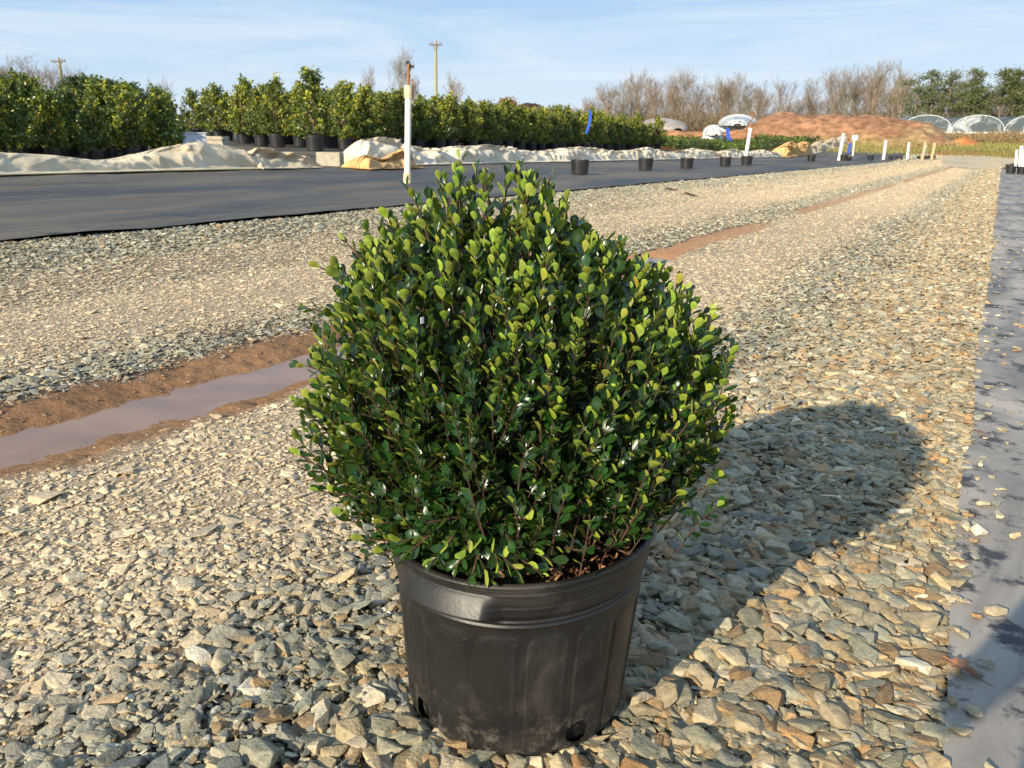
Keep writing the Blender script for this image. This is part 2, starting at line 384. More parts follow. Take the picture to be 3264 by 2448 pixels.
# woven fabric materials
def fabricmat(name, base, dusty, dark, rough, thr, scale):
    m, nt, b, L = newmat(name); b.inputs['Specular IOR Level'].default_value = .3
    tc = N(nt, 'ShaderNodeTexCoord'); mp = N(nt, 'ShaderNodeMapping'); mp.inputs['Rotation'].default_value = (0, 0, R(28.5)); L(tc.outputs['Object'], mp.inputs[0])
    st = N(nt, 'ShaderNodeMapping'); st.inputs['Scale'].default_value = (1.0, 0.28, 1.0); L(mp.outputs[0], st.inputs[0])
    n1 = N(nt, 'ShaderNodeTexNoise', i_Scale=scale, i_Detail=8.0, i_Roughness=0.62, i_Distortion=0.6); L(st.outputs[0], n1.inputs[0])
    r1 = N(nt, 'ShaderNodeValToRGB'); r1.color_ramp.elements[0].position = thr[0]; r1.color_ramp.elements[1].position = thr[1]
    r1.color_ramp.elements[0].color = (*base, 1); r1.color_ramp.elements[1].color = (*dusty, 1); L(n1.outputs[0], r1.inputs[0])
    n2 = N(nt, 'ShaderNodeTexNoise', i_Scale=scale*2.3, i_Detail=9.0, i_Roughness=0.7); L(mp.outputs[0], n2.inputs[0])
    r2 = N(nt, 'ShaderNodeMapRange', i_1=thr[2], i_2=thr[2]+.07); L(n2.outputs[0], r2.inputs[0])
    mx = N(nt, 'ShaderNodeMixRGB'); L(r2.outputs[0], mx.inputs[0]); L(r1.outputs[0], mx.inputs[1]); mx.inputs[2].default_value = (*dark, 1)
    wv = N(nt, 'ShaderNodeTexWave', i_Scale=60.0, i_Distortion=1.5); wv.wave_type = 'BANDS'; L(mp.outputs[0], wv.inputs[0])
    wr = N(nt, 'ShaderNodeMapRange', i_3=0.96, i_4=1.03); L(wv.outputs['Fac'], wr.inputs[0])
    mm = N(nt, 'ShaderNodeVectorMath', operation='SCALE'); L(mx.outputs[0], mm.inputs[0]); L(wr.outputs[0], mm.inputs['Scale'])
    sp = N(nt, 'ShaderNodeSeparateXYZ'); L(mp.outputs[0], sp.inputs[0])
    fr_ = N(nt, 'ShaderNodeMath', operation='PINGPONG'); fr_.inputs[1].default_value = .46; L(sp.outputs[0], fr_.inputs[0])
    ln = N(nt, 'ShaderNodeMapRange', i_1=.004, i_2=.010, i_3=.38, i_4=0.0); L(fr_.outputs[0], ln.inputs[0])
    n5 = N(nt, 'ShaderNodeTexNoise', i_Scale=26.0, i_Detail=4.0); L(mp.outputs[0], n5.inputs[0]); r5 = N(nt, 'ShaderNodeMapRange', i_1=.70, i_2=.74, i_3=0.0, i_4=.5); L(n5.outputs[0], r5.inputs[0])
    mxx = N(nt, 'ShaderNodeMath', operation='MAXIMUM'); L(ln.outputs[0], mxx.inputs[0]); L(r5.outputs[0], mxx.inputs[1])
    m6 = N(nt, 'ShaderNodeMixRGB'); m6.inputs[2].default_value = (.40, .34, .25, 1); L(mxx.outputs[0], m6.inputs[0]); L(mm.outputs[0], m6.inputs[1])
    L(m6.outputs[0], b.inputs['Base Color'])
    rr = N(nt, 'ShaderNodeMapRange', i_1=.3, i_2=.7, i_3=rough-.08, i_4=rough+.15); L(n1.outputs[0], rr.inputs[0]); L(rr.outputs[0], b.inputs['Roughness'])
    n3 = N(nt, 'ShaderNodeTexNoise', i_Scale=3.0, i_Detail=5.0); L(st.outputs[0], n3.inputs[0])
    bp = N(nt, 'ShaderNodeBump', i_Strength=0.35, i_Distance=0.03); L(n3.outputs[0], bp.inputs['Height']); L(bp.outputs[0], b.inputs['Normal'])
    return m
m_fabL = fabricmat('black_weed_fabric', (.040, .037, .034), (.17, .14, .10), (.024, .023, .023), .58, (.38, .66, .60), .55)
m_fabR = fabricmat('dusty_weed_fabric', (.17, .155, .14), (.42, .37, .31), (.055, .053, .055), .6, (.38, .60, .53), 2.6)
def fabric(name, u0, u1, v0, v1, mat, off, wr, seed, jag=None, nu=60, vs_=None):
    us = np.linspace(0, 1, nu); v = vs_ if vs_ is not None else np.geomspace(v0+4, v1+4, 400)-4
    T, Vg = np.meshgrid(us, v, indexing='ij')
    a = u0(v)[None, :] if callable(u0) else u0; b = u1(v)[None, :] if callable(u1) else u1
    Ug = a+(b-a)*T; X, Y = uv2xy(Ug, Vg)
    Z = Zg(X, Y)+off+wr*(fbm(Ug*2.2, Vg*1.1, 4, seed)-.5)+wr*0.6*(fbm(Ug*.9, Vg*4.5, 3, seed+3)-.5)
    lp, sz = grid_faces(nu, len(v))
    me = mesh_np(name, np.stack([X, Y, Z], -1).reshape(-1, 3), lp, sz, None, True)
    return tag(link(name, me, mat), kind='structure')
def eR2(v): return edgeR(v)-0.01+0.035*(fbm(v*3, v*0, 3, 77)-.5)
vR = np.concatenate([np.arange(-1.5, 6, .02), np.geomspace(6, 62, 260)])
fabric('fabric_path', eR2, 5.5, -1.5, 62, m_fabR, 0.020, 0.022, 81, nu=70, vs_=vR)
def eL2(v): return edgeL(v)+0.02
fabric('fabric_bed', -14.2, eL2, -2, 78, m_fabL, 0.030, 0.03, 91, nu=90)
fabric('fabric_terrace', -46, -14.2, -2, 64, m_fabL, 0.028, 0.03, 95, nu=90)

# water in the rut
m_water, wnt, wb, wL = newmat('muddy_water')
wb.inputs['Base Color'].default_value = (.27, .16, .10, 1); wb.inputs['Roughness'].default_value = 0.12; wb.inputs['IOR'].default_value = 1.33
wn = N(wnt, 'ShaderNodeTexNoise', i_Scale=5.0, i_Detail=3.0); wtc = N(wnt, 'ShaderNodeTexCoord'); wL(wtc.outputs['Object'], wn.inputs[0])
wr_ = N(wnt, 'ShaderNodeMapRange', i_1=.35, i_2=.65, i_3=.85, i_4=1.15); wL(wn.outputs[0], wr_.inputs[0])
wm = N(wnt, 'ShaderNodeVectorMath', operation='SCALE'); wm.inputs[0].default_value = (.27, .16, .10); wL(wr_.outputs[0], wm.inputs['Scale']); wL(wm.outputs[0], wb.inputs['Base Color'])
wbp = N(wnt, 'ShaderNodeBump', i_Strength=0.03, i_Distance=0.01); wL(wn.outputs[0], wbp.inputs['Height']); wL(wbp.outputs[0], wb.inputs['Normal'])
WL = -0.031
us = np.linspace(-3.0, -2.1, 12); v = np.linspace(-1.6, 8.0, 50); Ug, Vg = np.meshgrid(us, v, indexing='ij'); X, Y = uv2xy(Ug, Vg)
lp, sz = grid_faces(12, 50)
tag(link('puddle_water', mesh_np('puddle_water', np.stack([X, Y, Zg(X, Y)+WL], -1).reshape(-1, 3), lp, sz, None, True), m_water), kind='structure')

# ------------------------------------------------------------------ gravel stones
def stone_proto(nv, seed):
    r = np.random.default_rng(seed)
    p = r.normal(size=(nv, 3)); p /= np.linalg.norm(p, axis=1, keepdims=True)
    p = np.sign(p)*np.abs(p)**0.55                      # squarer than an egg
    p = p*r.uniform(0.75, 1.05, (nv, 1)); p[:, 0] += 0.35*p[:, 1]*r.uniform(-1, 1)
    bm = bmesh.new()
    for q in p: bm.verts.new(q)
    bmesh.ops.convex_hull(bm, input=list(bm.verts))
    bmesh.ops.delete(bm, geom=[x for x in bm.verts if not x.link_faces], context='VERTS')
    bm.verts.index_update(); bm.verts.ensure_lookup_table()
    if nv > 12: bmesh.ops.bevel(bm, geom=list(bm.edges), offset=.09, segments=1, affect='EDGES', clamp_overlap=True); bm.verts.index_update(); bm.verts.ensure_lookup_table()
    V = np.array([x.co[:] for x in bm.verts]); V -= V.mean(0)
    V /= np.abs(V).max(0)
    f = [[x.index for x in q.verts] for q in bm.faces]; bm.free()
    return V*0.5, np.array([i for q in f for i in q]), np.array([len(q) for q in f])
protoN = [stone_proto(16, 100+i) for i in range(26)]
protoM = [stone_proto(9, 200+i) for i in range(16)]
protoF = [stone_proto(6, 300+i) for i in range(10)]
pal = np.array([[.34, .335, .25], [.27, .28, .225], [.41, .365, .26], [.46, .38, .235], [.36, .26, .145], [.22, .235, .215], [.53, .48, .36], [.44, .28, .13], [.64, .61, .50]])
def pick_colors(n, u, v, tk, mud, r):
    pw = np.array([.26, .17, .17, .12, .08, .11, .05, .02, .02])
    pr = np.array([.22, .10, .19, .17, .16, .06, .05, .03, .02])   # browner towards the right-hand edge
    i1 = rng.choice(9, n, p=pw); i2 = rng.choice(9, n, p=pr)
    right = rng.random(n) < sstep(-1.1, -.5, u)*0.9
    c = pal[np.where(right, i2, i1)]
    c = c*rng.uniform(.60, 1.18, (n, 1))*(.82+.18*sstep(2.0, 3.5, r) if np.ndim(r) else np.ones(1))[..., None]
    dust = np.array([.80, .61, .375])*rng.uniform(.82, 1.12, (n, 1))
    f = np.clip(tk*rng.uniform(.35, 1.0, n), 0, 1)[:, None]
    rt_ = sstep(-1.2, -.5, u)[:, None] if np.ndim(u) else 1.0
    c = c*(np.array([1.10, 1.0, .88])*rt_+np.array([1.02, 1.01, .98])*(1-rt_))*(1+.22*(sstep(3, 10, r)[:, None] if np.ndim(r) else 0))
    c = c*(1-f)+dust*f
    mf = np.clip(mud*0.8, 0, 1)[:, None]*(rng.random((n, 1)) < .75)
    return c*(1-mf)+np.array([.30, .16, .08])*mf
def road_stones(rmin, rmax, dens, protos, sscale, maxl):
    # candidates over the view sector
    n = int(dens*(rmax**2-rmin**2)*0.5*R(84))
    rr = np.sqrt(rng.uniform(rmin**2, rmax**2, n)); aa = rng.uniform(-R(42), R(42), n)
    x = np.sin(aa)*rr; y = np.cos(aa)*rr; u, v = xy2uv(x, y)
    k = (u > edgeL(v)-.02) & (u < edgeR(v)+0.005)
    x, y, u, v, rr = x[k], y[k], u[k], v[k], rr[k]
    mud = mudmask(u, v); tk = zones(u, v)
    off = road_off(u, v); wet = off < WL+0.004
    k = (rng.random(len(x)) > mud*0.86) & ~(wet & (mud > .3) & (rng.random(len(x)) < .985))
    k &= ~(wet & (np.abs(u-URUT) < .45) & (rng.random(len(x)) < .98))
    x, y, u, v, mud, tk, off, rr = x[k], y[k], u[k], v[k], mud[k], tk[k], off[k], rr[k]
    n = len(x)
    Ls = rng.lognormal(math.log(0.0245), 0.46, n)*sscale
    big = sstep(-1.0, -.4, u)*(1-sstep(4, 9, v)*.35)
    Ls = Ls*(1+0.42*big)*(1-0.34*tk*(1-big))*(1-.35*mud)
    Ls = np.clip(Ls, .009, maxl)
    Wd = Ls*rng.uniform(.45, .85, n); H = Ls*rng.uniform(.15, .42, n)*(1-.25*tk)*(1-.25*sstep(2.2, 4, rr))
    yaw = rng.uniform(0, math.tau, n)
    al = rng.random(n) < 0.55*big+0.2
    yaw = np.where(al, R(-38)+rng.normal(0, .38, n), yaw)
    tl = 0.24*(1-.55*tk)*(1-.3*sstep(2.2, 5, rr))
    Rm = rot_yaw_tilt(yaw, rng.normal(0, tl, n), rng.normal(0, tl, n))
    z = Zg(x, y)+off+H*0.22+rng.uniform(-.004, .010, n)*(1-.75*tk)*(1-mud)-0.003*mud
    P = np.stack([x, y, z], 1); S = np.stack([Ls, Wd, H], 1)
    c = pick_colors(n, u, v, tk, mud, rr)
    # keep the footprint of the big pot free
    k = np.hypot(x-PC[0], y-PC[1]) > 0.185
    return P[k], Rm[k], S[k], c[k], rng.integers(0, len(protos), n)[k]
PC = (0.012, 1.398)
parts = []
for (a0, a1, dn, pr, sc, ml) in ((0.75, 2.2, 6200, protoN, 1.0, .085), (2.2, 4.2, 5000, protoM, 1.0, .08), (4.2, 8.0, 3000, protoF, 1.08, .075), (8.0, 13.0, 1700, protoF, 1.15, .07), (13., 20.0, 1000, protoF, 1.35, .08), (20., 45., 400, protoF, 1.9, .12), (45., 78., 120, protoF, 3.2, .17), (.75, 2.6, 3600, protoM, .55, .03), (2.6, 6, 2200, protoF, .6, .03)):
    P, Rm, S, c, wh = road_stones(a0, a1, dn, pr, sc, ml)
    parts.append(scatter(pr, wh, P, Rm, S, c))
# loose stones strayed on the dusty fabric
n = 230; v = rng.uniform(0.2, 12, n)**1.0; du = rng.exponential(.05, n)*(1+.12*v)-.01; u = edgeR(v)+du; x, y = uv2xy(u, v)
Ls = rng.lognormal(math.log(.032), .4, n); Ls = np.clip(Ls*.8, .008, .05)
c = pick_colors(n, u, v, u*0, u*0, 0)*1.15
S = np.stack([Ls, Ls*rng.uniform(.45, .8, n), Ls*rng.uniform(.22, .45, n)], 1)
P = np.stack([x, y, Zg(x, y)+.020+S[:, 2]*.4], 1)
parts.append(scatter(protoN, rng.integers(0, 26, n), P, rot_yaw_tilt(rng.uniform(0, 6.28, n), rng.normal(0, .12, n), rng.normal(0, .12, n)), S, c))
Vs = []; Ls_ = []; Ss = []; Cs = []; n0 = 0
for V, lp, sz, c in parts:
    Vs.append(V); Ls_.append(lp+n0); Ss.append(sz); Cs.append(c); n0 += len(V)
me = mesh_np('gravel', np.concatenate(Vs), np.concatenate(Ls_), np.concatenate(Ss), np.concatenate(Cs), False)
print('gravel verts', n0)
tag(link('gravel', me, m_stone), 'loose grey and tan crushed slate gravel covering the road', 'gravel', kind='stuff')
#PART2
# ------------------------------------------------------------------ the potted shrub in front
m_pot = simple('black_pot_plastic', (.0105, .0100, .0096), 0.40, 0.35, 9.0, 0.04, 160.0, spec=0.55, detail=8.0)
nt_ = m_pot.node_tree; b_ = nt_.nodes['Principled BSDF']; L_ = nt_.links.new
tc_ = N(nt_, 'ShaderNodeTexCoord')
v_ = N(nt_, 'ShaderNodeTexVoronoi', i_Scale=95.0); L_(tc_.outputs['Object'], v_.inputs[0])
r_ = N(nt_, 'ShaderNodeMapRange', i_1=0.035, i_2=0.075, i_3=1.0, i_4=0.0); L_(v_.outputs['Distance'], r_.inputs[0])
sx_ = N(nt_, 'ShaderNodeSeparateXYZ'); L_(v_.outputs['Color'], sx_.inputs[0]); gt = N(nt_, 'ShaderNodeMath', operation='GREATER_THAN'); gt.inputs[1].default_value = 0.72; L_(sx_.outputs[0], gt.inputs[0])
mu_ = N(nt_, 'ShaderNodeMath', operation='MULTIPLY'); L_(r_.outputs[0], mu_.inputs[0]); L_(gt.outputs[0], mu_.inputs[1])
ns_ = N(nt_, 'ShaderNodeTexNoise', i_Scale=5.0, i_Detail=9.0, i_Roughness=.7, i_Distortion=1.0); L_(tc_.outputs['Object'], ns_.inputs[0])
nr_ = N(nt_, 'ShaderNodeMapRange', i_1=.52, i_2=.75, i_3=0.0, i_4=.20); L_(ns_.outputs[0], nr_.inputs[0])
sz_ = N(nt_, 'ShaderNodeSeparateXYZ'); L_(tc_.outputs['Object'], sz_.inputs[0])
zr_ = N(nt_, 'ShaderNodeMapRange', i_1=0.0, i_2=.13, i_3=.85, i_4=0.0); L_(sz_.outputs[2], zr_.inputs[0])
n6_ = N(nt_, 'ShaderNodeTexNoise', i_Scale=26.0, i_Detail=9.0, i_Roughness=.75); L_(tc_.outputs['Object'], n6_.inputs[0])
m6_ = N(nt_, 'ShaderNodeMapRange', i_1=.50, i_2=.68, i_3=0.0, i_4=1.0); L_(n6_.outputs[0], m6_.inputs[0])
q6_ = N(nt_, 'ShaderNodeMath', operation='MULTIPLY'); L_(zr_.outputs[0], q6_.inputs[0]); L_(m6_.outputs[0], q6_.inputs[1])
q7_ = N(nt_, 'ShaderNodeMath', operation='MAXIMUM'); L_(q6_.outputs[0], q7_.inputs[0]); L_(nr_.outputs[0], q7_.inputs[1])
ad_ = N(nt_, 'ShaderNodeMath', operation='MAXIMUM'); L_(mu_.outputs[0], ad_.inputs[0]); L_(q7_.outputs[0], ad_.inputs[1])
mx_ = N(nt_, 'ShaderNodeMixRGB'); src = b_.inputs['Base Color'].links[0].from_socket; L_(src, mx_.inputs[1]); mx_.inputs[2].default_value = (.20, .18, .15, 1)
L_(ad_.outputs[0], mx_.inputs[0]); L_(mx_.outputs[0], b_.inputs['Base Color'])
rr_ = N(nt_, 'ShaderNodeMapRange', i_1=.3, i_2=.7, i_3=.34, i_4=.56); L_(ns_.outputs[0], rr_.inputs[0]); L_(rr_.outputs[0], b_.inputs['Roughness'])
m_soil = simple('bark_soil', (1, 1, 1), 0.9, 0.4, 30.0, 0.5, 60.0, vcol=True, spec=0.2)
m_leaf = leafmat('glossy_leaf', (.016, .050, .011), (.235, .305, .040), 0.30, 0.06)
m_bark = simple('shrub_bark', (1, 1, 1), 0.75, 0.3, 60.0, 0.3, 90.0, vcol=True, spec=0.3)
hero = empty('potted_shrub', (PC[0], PC[1], 0.004), 0, 'large glossy evergreen shrub in a black plastic nursery pot standing on the gravel in front', 'shrub')

def pot_mesh():
    nt_, k = 0, 720
    th = np.arange(k)/k*math.tau
    # outside going up, over the lip, inside going down
    zo = np.concatenate([np.linspace(0, .02, 7), np.linspace(.022, .262, 96), np.linspace(.264, .345, 60)])
    V = []
    deg = np.degrees(th); fr = ((deg+90+180) % 360)-180            # 0 = facing the camera, + = to the right
    for z in zo:
        r = .1985+.0215*(z/.27)
        if z < .02: r = .1985-.018*(1-math.sqrt(max(0, 1-(1-z/.02)**2)))
        rr = np.full(k, r)
        t = ((fr-3.0)/22.5) % 1.0
        if z < .262:
            arch = np.where(t < .3, 1-np.sqrt(np.clip(1-(1-t/.3)**2, 0, 1)), 0)*.028
            top = .246-arch
            raised = 1/(1+np.exp(-(top-z)/.003))
            edge = np.clip(t/.016, 0, 1)
            ramp = np.where(t < .55, 1.0, 1-(t-.55)/.45)
            rr = rr+.0028*raised*edge*ramp*min(1, z/.03)
            rr = rr+.0014*np.exp(-((t-.78)/.05)**2)*min(1, z/.03)*(z < .235)
        # bands under the rim
        def ring(z0, w_, a): return a*math.exp(-((z-z0)/w_)**2)
        rr = rr+ring(.266, .0032, .0036)+ring(.2745, .0022, .0022)
        if z > .28: rr = rr+.0075*min(1, (z-.28)/.01)
        wsup = 1-np.clip((fr+33+34)/14, 0, 1)*np.clip((26-(fr+33))/9, 0, 1)
        rr = rr+(ring(.303, .0020, .0012)+ring(.327, .002, .0012))*wsup+ring(.335, .0014, .0010)
        if z > .337: rr = rr+.006*min(1, (z-.337)/.003)
        # moulded hand grip, left of the front and one opposite
        for c0 in (-33, 147):
            dd = ((fr-c0+180) % 360)-180
            wx = np.clip((dd+34)/20, 0, 1)*np.clip((26-dd)/(9), 0, 1)
            zt = .326; zb = .277
            if zb-.004 < z < zt:
                q = (z-zb)/(zt-zb)
                prof_ = math.sin(math.pi*min(1, max(0, 1-q))**1.7) if q > .02 else 0
                prof_ = (1-q)**.8 if q > .30 else (1-.30)**.8*math.sin(math.pi/2*min(1, (q+.06)/.36))
                rr = rr+(wx*wx*(3-2*wx))*prof_*.027
        V.append(np.stack([rr*np.cos(th), rr*np.sin(th), np.full(k, z)], 1))
    for z, r in ((.3475, .2315), (.3475, .2285), (.344, .2265), (.30, .2235), (.25, .2155), (.12, .203), (.02, .190)):
        V.append(np.stack([r*np.cos(th), r*np.sin(th), np.full(k, z)], 1))
    V = np.array(V); nr = len(V)
    # slightly deformed: the rim is pushed out and up on the right
    zz = V[..., 2]; w1 = np.clip(zz/.345, 0, 1)
    V[..., 0] = V[..., 0]*(1+.01*w1)+.008*w1
    V[..., 1] = V[..., 1]*(1-.008*w1)
    V[..., 2] = zz+w1*(.046*V[..., 0]+.004*np.cos(2*th)[None, :])
    i = np.arange(nr-1)[:, None]*k; j = np.arange(k)[None, :]; j2 = (j+1) % k
    q = np.stack([i+j, i+j2, i+k+j2, i+k+j], -1).reshape(-1, 4)
    # ragged drain holes low in the wall
    cen = V.reshape(-1, 3)[q].mean(1); fc = ((np.degrees(np.arctan2(cen[:, 1], cen[:, 0]))+90+180) % 360)-180
    kill = np.zeros(len(q), bool); outer = np.arange(len(q)) < (len(zo)-1)*k
    for c0 in (-54, 31, 121, -144):
        d = (((fc-c0+180) % 360)-180)/5.6; e = (cen[:, 2]-.044)/.021
        nz = .35*(fbm(fc*.9, cen[:, 2]*220, 3, 5)-.5)
        kill |= outer & ((np.abs(d)**2.6+np.abs(e)**2.6) < 1+nz*2) & (cen[:, 2] < .068+.004*nz)
    q = q[~kill]
    bot = np.arange(k)[::-1]
    lp = np.concatenate([q.ravel(), bot]); sz = np.concatenate([np.full(len(q), 4), [k]])
    return mesh_np('pot', V.reshape(-1, 3), lp, sz, None, True)
pot = link('pot', pot_mesh(), m_pot, hero)
pot.scale = (.966, .966, 1.0)
# bark mulch on the root ball, plus the dark root ball behind the drain holes
r = np.random.default_rng(5); mb = MB()
mb.lathe([(.178, .006), (.186, .02), (.1985, .12), (.2085, .24), (.214, .285)], 64, c=(.035, .02, .012), capb=True)
nrr, naa = 26, 72
V = []; Cc_ = []
for i in range(nrr):
    for j in range(naa):
        rr = .214*i/(nrr-1); a = math.tau*j/naa; x_, y_ = rr*math.cos(a), rr*math.sin(a)
        V.append((x_+.006, y_, .287+.022*(float(fbm(x_*30, y_*30, 3, 7))-.5)+.012*(1-rr/.214)+.046*x_*.8))
        Cc_.append((.06, .03, .017))
f = [(i*naa+j, i*naa+(j+1) % naa, (i+1)*naa+(j+1) % naa, (i+1)*naa+j) for i in range(nrr-1) for j in range(naa)]
f = [tuple(reversed(q)) for q in f]
mb.add(V, [q[::-1] for q in f], np.array(Cc_))
nC = 1500; rad = .207*np.sqrt(r.uniform(0, 1, nC)); an = r.uniform(0, math.tau, nC); P = np.stack([rad*np.cos(an)+.006, rad*np.sin(an), .296+.05*rad*np.cos(an)*.8+r.uniform(-.004, .012, nC)+.010*(1-rad/.21)], 1)
ll = r.uniform(.008, .034, nC); S = np.stack([ll, ll*r.uniform(.2, .5, nC), ll*.14], 1)
cc = np.array([[.20, .09, .045], [.11, .05, .028], [.30, .165, .085], [.065, .033, .02], [.36, .22, .13]])[r.choice(5, nC, p=[.3, .28, .16, .18, .08])]*r.uniform(.75, 1.2, (nC, 1))
V2, lp2, sz2, c2 = scatter(protoM, r.integers(0, 16, nC), P, rot_yaw_tilt(r.uniform(0, 6.28, nC), r.normal(0, .38, nC), r.normal(0, .38, nC)), S, cc)
Va = np.concatenate(mb.V); lp = np.concatenate([np.array(mb.Lp), lp2+len(Va)]); sz = np.concatenate([np.array(mb.S), sz2])
_o = link('potting_bark', mesh_np('potting_bark', np.concatenate([Va, V2]), lp, sz, np.concatenate([np.concatenate(mb.C), c2]), False), m_soil, hero); _o.scale = (.955, .955, 1.0)

# crown: left/right outline by height (local to the pot centre)
ZT = np.array([.30, .36, .42, .50, .58, .66, .73, .80, .84, .88, .92, .955])
XL = np.array([-.20, -.27, -.325, -.352, -.358, -.346, -.330, -.300, -.240, -.185, -.140, -.09])
XR = np.array([.13, .24, .315, .350, .368, .362, .325, .235, .150, .095, .055, .00])
def crown(z):
    l = np.interp(z, ZT, XL); rr = np.interp(z, ZT, XR); return (l+rr)/2, (rr-l)/2*.955
def leaf_proto(seed, ln=1.0, wd=.54, curve=-.06, fold=.20):
    r = np.random.default_rng(seed)
    ts = [0.0, .10, .26, .44, .60, .75, .88, 1.0]; ws = [.03, .10, .60, .88, 1.0, .92, .62, .0]
    V = []; curve *= r.uniform(.3, 1.8); fold *= r.uniform(.5, 1.5); tw = r.uniform(-.15, .15)
    for i, (t, w_) in enumerate(zip(ts, ws)):
        hw = wd*.5*w_*(1+(0.05 if i % 2 else -.03)); zc = -curve*t*t+.03*math.sin(t*6)
        if w_ == 0: V.append((0, t*ln, zc)); continue
        for s in (-1, 0, 1): V.append((s*hw, t*ln*(1 if s == 0 else 1.0-.01), zc+abs(s)*fold*hw*1.4+s*tw*hw*t))
    f = []
    for i in range(len(ts)-2):
        a = i*3; b = a+3
        f += [(a, a+1, b+1, b), (a+1, a+2, b+2, b+1)]
    a = (len(ts)-2)*3; n = len(V)-1
    f += [(a, a+1, n), (a+1, a+2, n)]
    return np.array(V), np.array([i for q in f for i in q]), np.array([len(q) for q in f])
leafP = [leaf_proto(i) for i in range(8)]
def unit(a): return a/(np.linalg.norm(a)+1e-9)
rs_ = np.random.default_rng(21)
LP, LY, LZ, LS, LC = [], [], [], [], []
stems = MB()
def shoot(tip, d, length, nl, pitch, ls=.0272, upb=0.0, inner=None, thick=.0010, jit=1.0, young=0.5):
    """a leafy shoot whose end stands at tip and points along d"""
    d = unit(d); side = unit(np.cross(d, rs_.normal(size=3))); bend = rs_.uniform(-.10, .10)
    def pos(t): return tip-d*length*(1-t)+side*bend*length*4*t*(1-t)*.5-np.array([0, 0, .10])*length*(1-t)**2
    pts = [pos(t) for t in (0, .33, .66, 1.0)]
    base = pts[0]
    if inner is not None:
        mid = inner*.5+base*.5+np.array([0, 0, -.02]); pts = [inner, mid]+pts
        rad = [.0030, .0024, thick*1.5, thick*1.3, thick*1.1, thick*.75]
    else: rad = [thick*1.4, thick*1.2, thick, thick*.7]
    g = rs_.uniform(.8, 1.2)
    if len(pts) == 6: cols = [(.07, .05, .03)]*2+[(.07, .042, .028)]+[(.06, .032, .022)]*2+[(.10, .042, .03)]
    else: cols = [(.075, .036, .026)]*4
    k = 5; stems.tube(pts, rad, k, np.repeat(np.array(cols)*g, k, axis=0), cap=True)
    a0 = rs_.uniform(0, 6.28); e1 = unit(np.cross(d, [.3, .2, 1.0])); e2 = np.cross(d, e1)
    for i in range(nl):
        t = 1-(i/nl)**1.22*.97; p = pos(t); a = a0+i*2.4+rs_.normal(0, .25)
        radial = e1*math.cos(a)+e2*math.sin(a)
        op = pitch*(0.55+0.6*min(1, i/5.0))+rs_.normal(0, .13)*jit
        y = d*math.cos(op)+radial*math.sin(op)
        z = d*math.sin(op)-radial*math.cos(op)              # upper face looks to the shoot axis
        z = z+rs_.normal(size=3)*.17*jit+np.array([0, 0, upb])
        s = ls*rs_.uniform(.74, 1.12)*(0.62 if i == 0 else .85 if i < 3 else 1.0)
        LP.append(p+radial*thick); LY.append(y); LZ.append(z); LS.append(s*(.7 if rs_.random() < .12 else 1))
        yg = young*max(0, 1-i/7.0); q_ = rs_.random()
        LC.append((1+.18*yg+rs_.normal(0, .08), 1+.18*yg+rs_.normal(0, .10), 1+rs_.normal(0, .15)) if q_ > .005 else (1.5, .9, .7))
nsh = 0
while nsh < 1300:
    z = rs_.uniform(.31, .955); ph = rs_.uniform(0, math.tau); rho = 1.0-abs(rs_.normal(0, .14))
    if rs_.random() < .07: rho = rs_.uniform(1.02, 1.09)
    if rho < .62: continue
    cx, a = crown(z)
    lump = 1+.46*(float(fbm(math.cos(ph)*2+5, z*5+math.sin(ph)*2, 3, 31))-.5)
    if rs_.random() > (a/.37)**1.0*1.0: continue
    x = cx+a*rho*lump*math.cos(ph); y = a*.90*rho*lump*math.sin(ph)
    if z < .345 and x*x+y*y < .20**2: continue
    if z < .46 and x > .0 and y < -.02: continue
    if z > .84 and rs_.random() < .35: continue
    hgt = (z-.30)/.6
    d = unit(np.array([x-cx*.3, y, (z-.235)*1.05]))+np.array([0, 0, .22+.15*hgt])+rs_.normal(size=3)*.13
    if z < .40: d[2] = rs_.uniform(-.05, .35)
    tip = np.array([x, y, z])
    inner = np.array([cx*.6+.15*a*math.cos(ph), .15*a*math.sin(ph), max(.30, .30+(z-.30)*.55)]) if rs_.random() < .40 else None
    shoot(tip, d, rs_.uniform(.09, .15), int(rs_.integers(11, 16)), rs_.uniform(.34, .60)+.30*(1-hgt), upb=max(0, 1.15-1.75*hgt)*rs_.uniform(.3, 1.3), inner=inner, young=rs_.uniform(.2, 1))
    nsh += 1
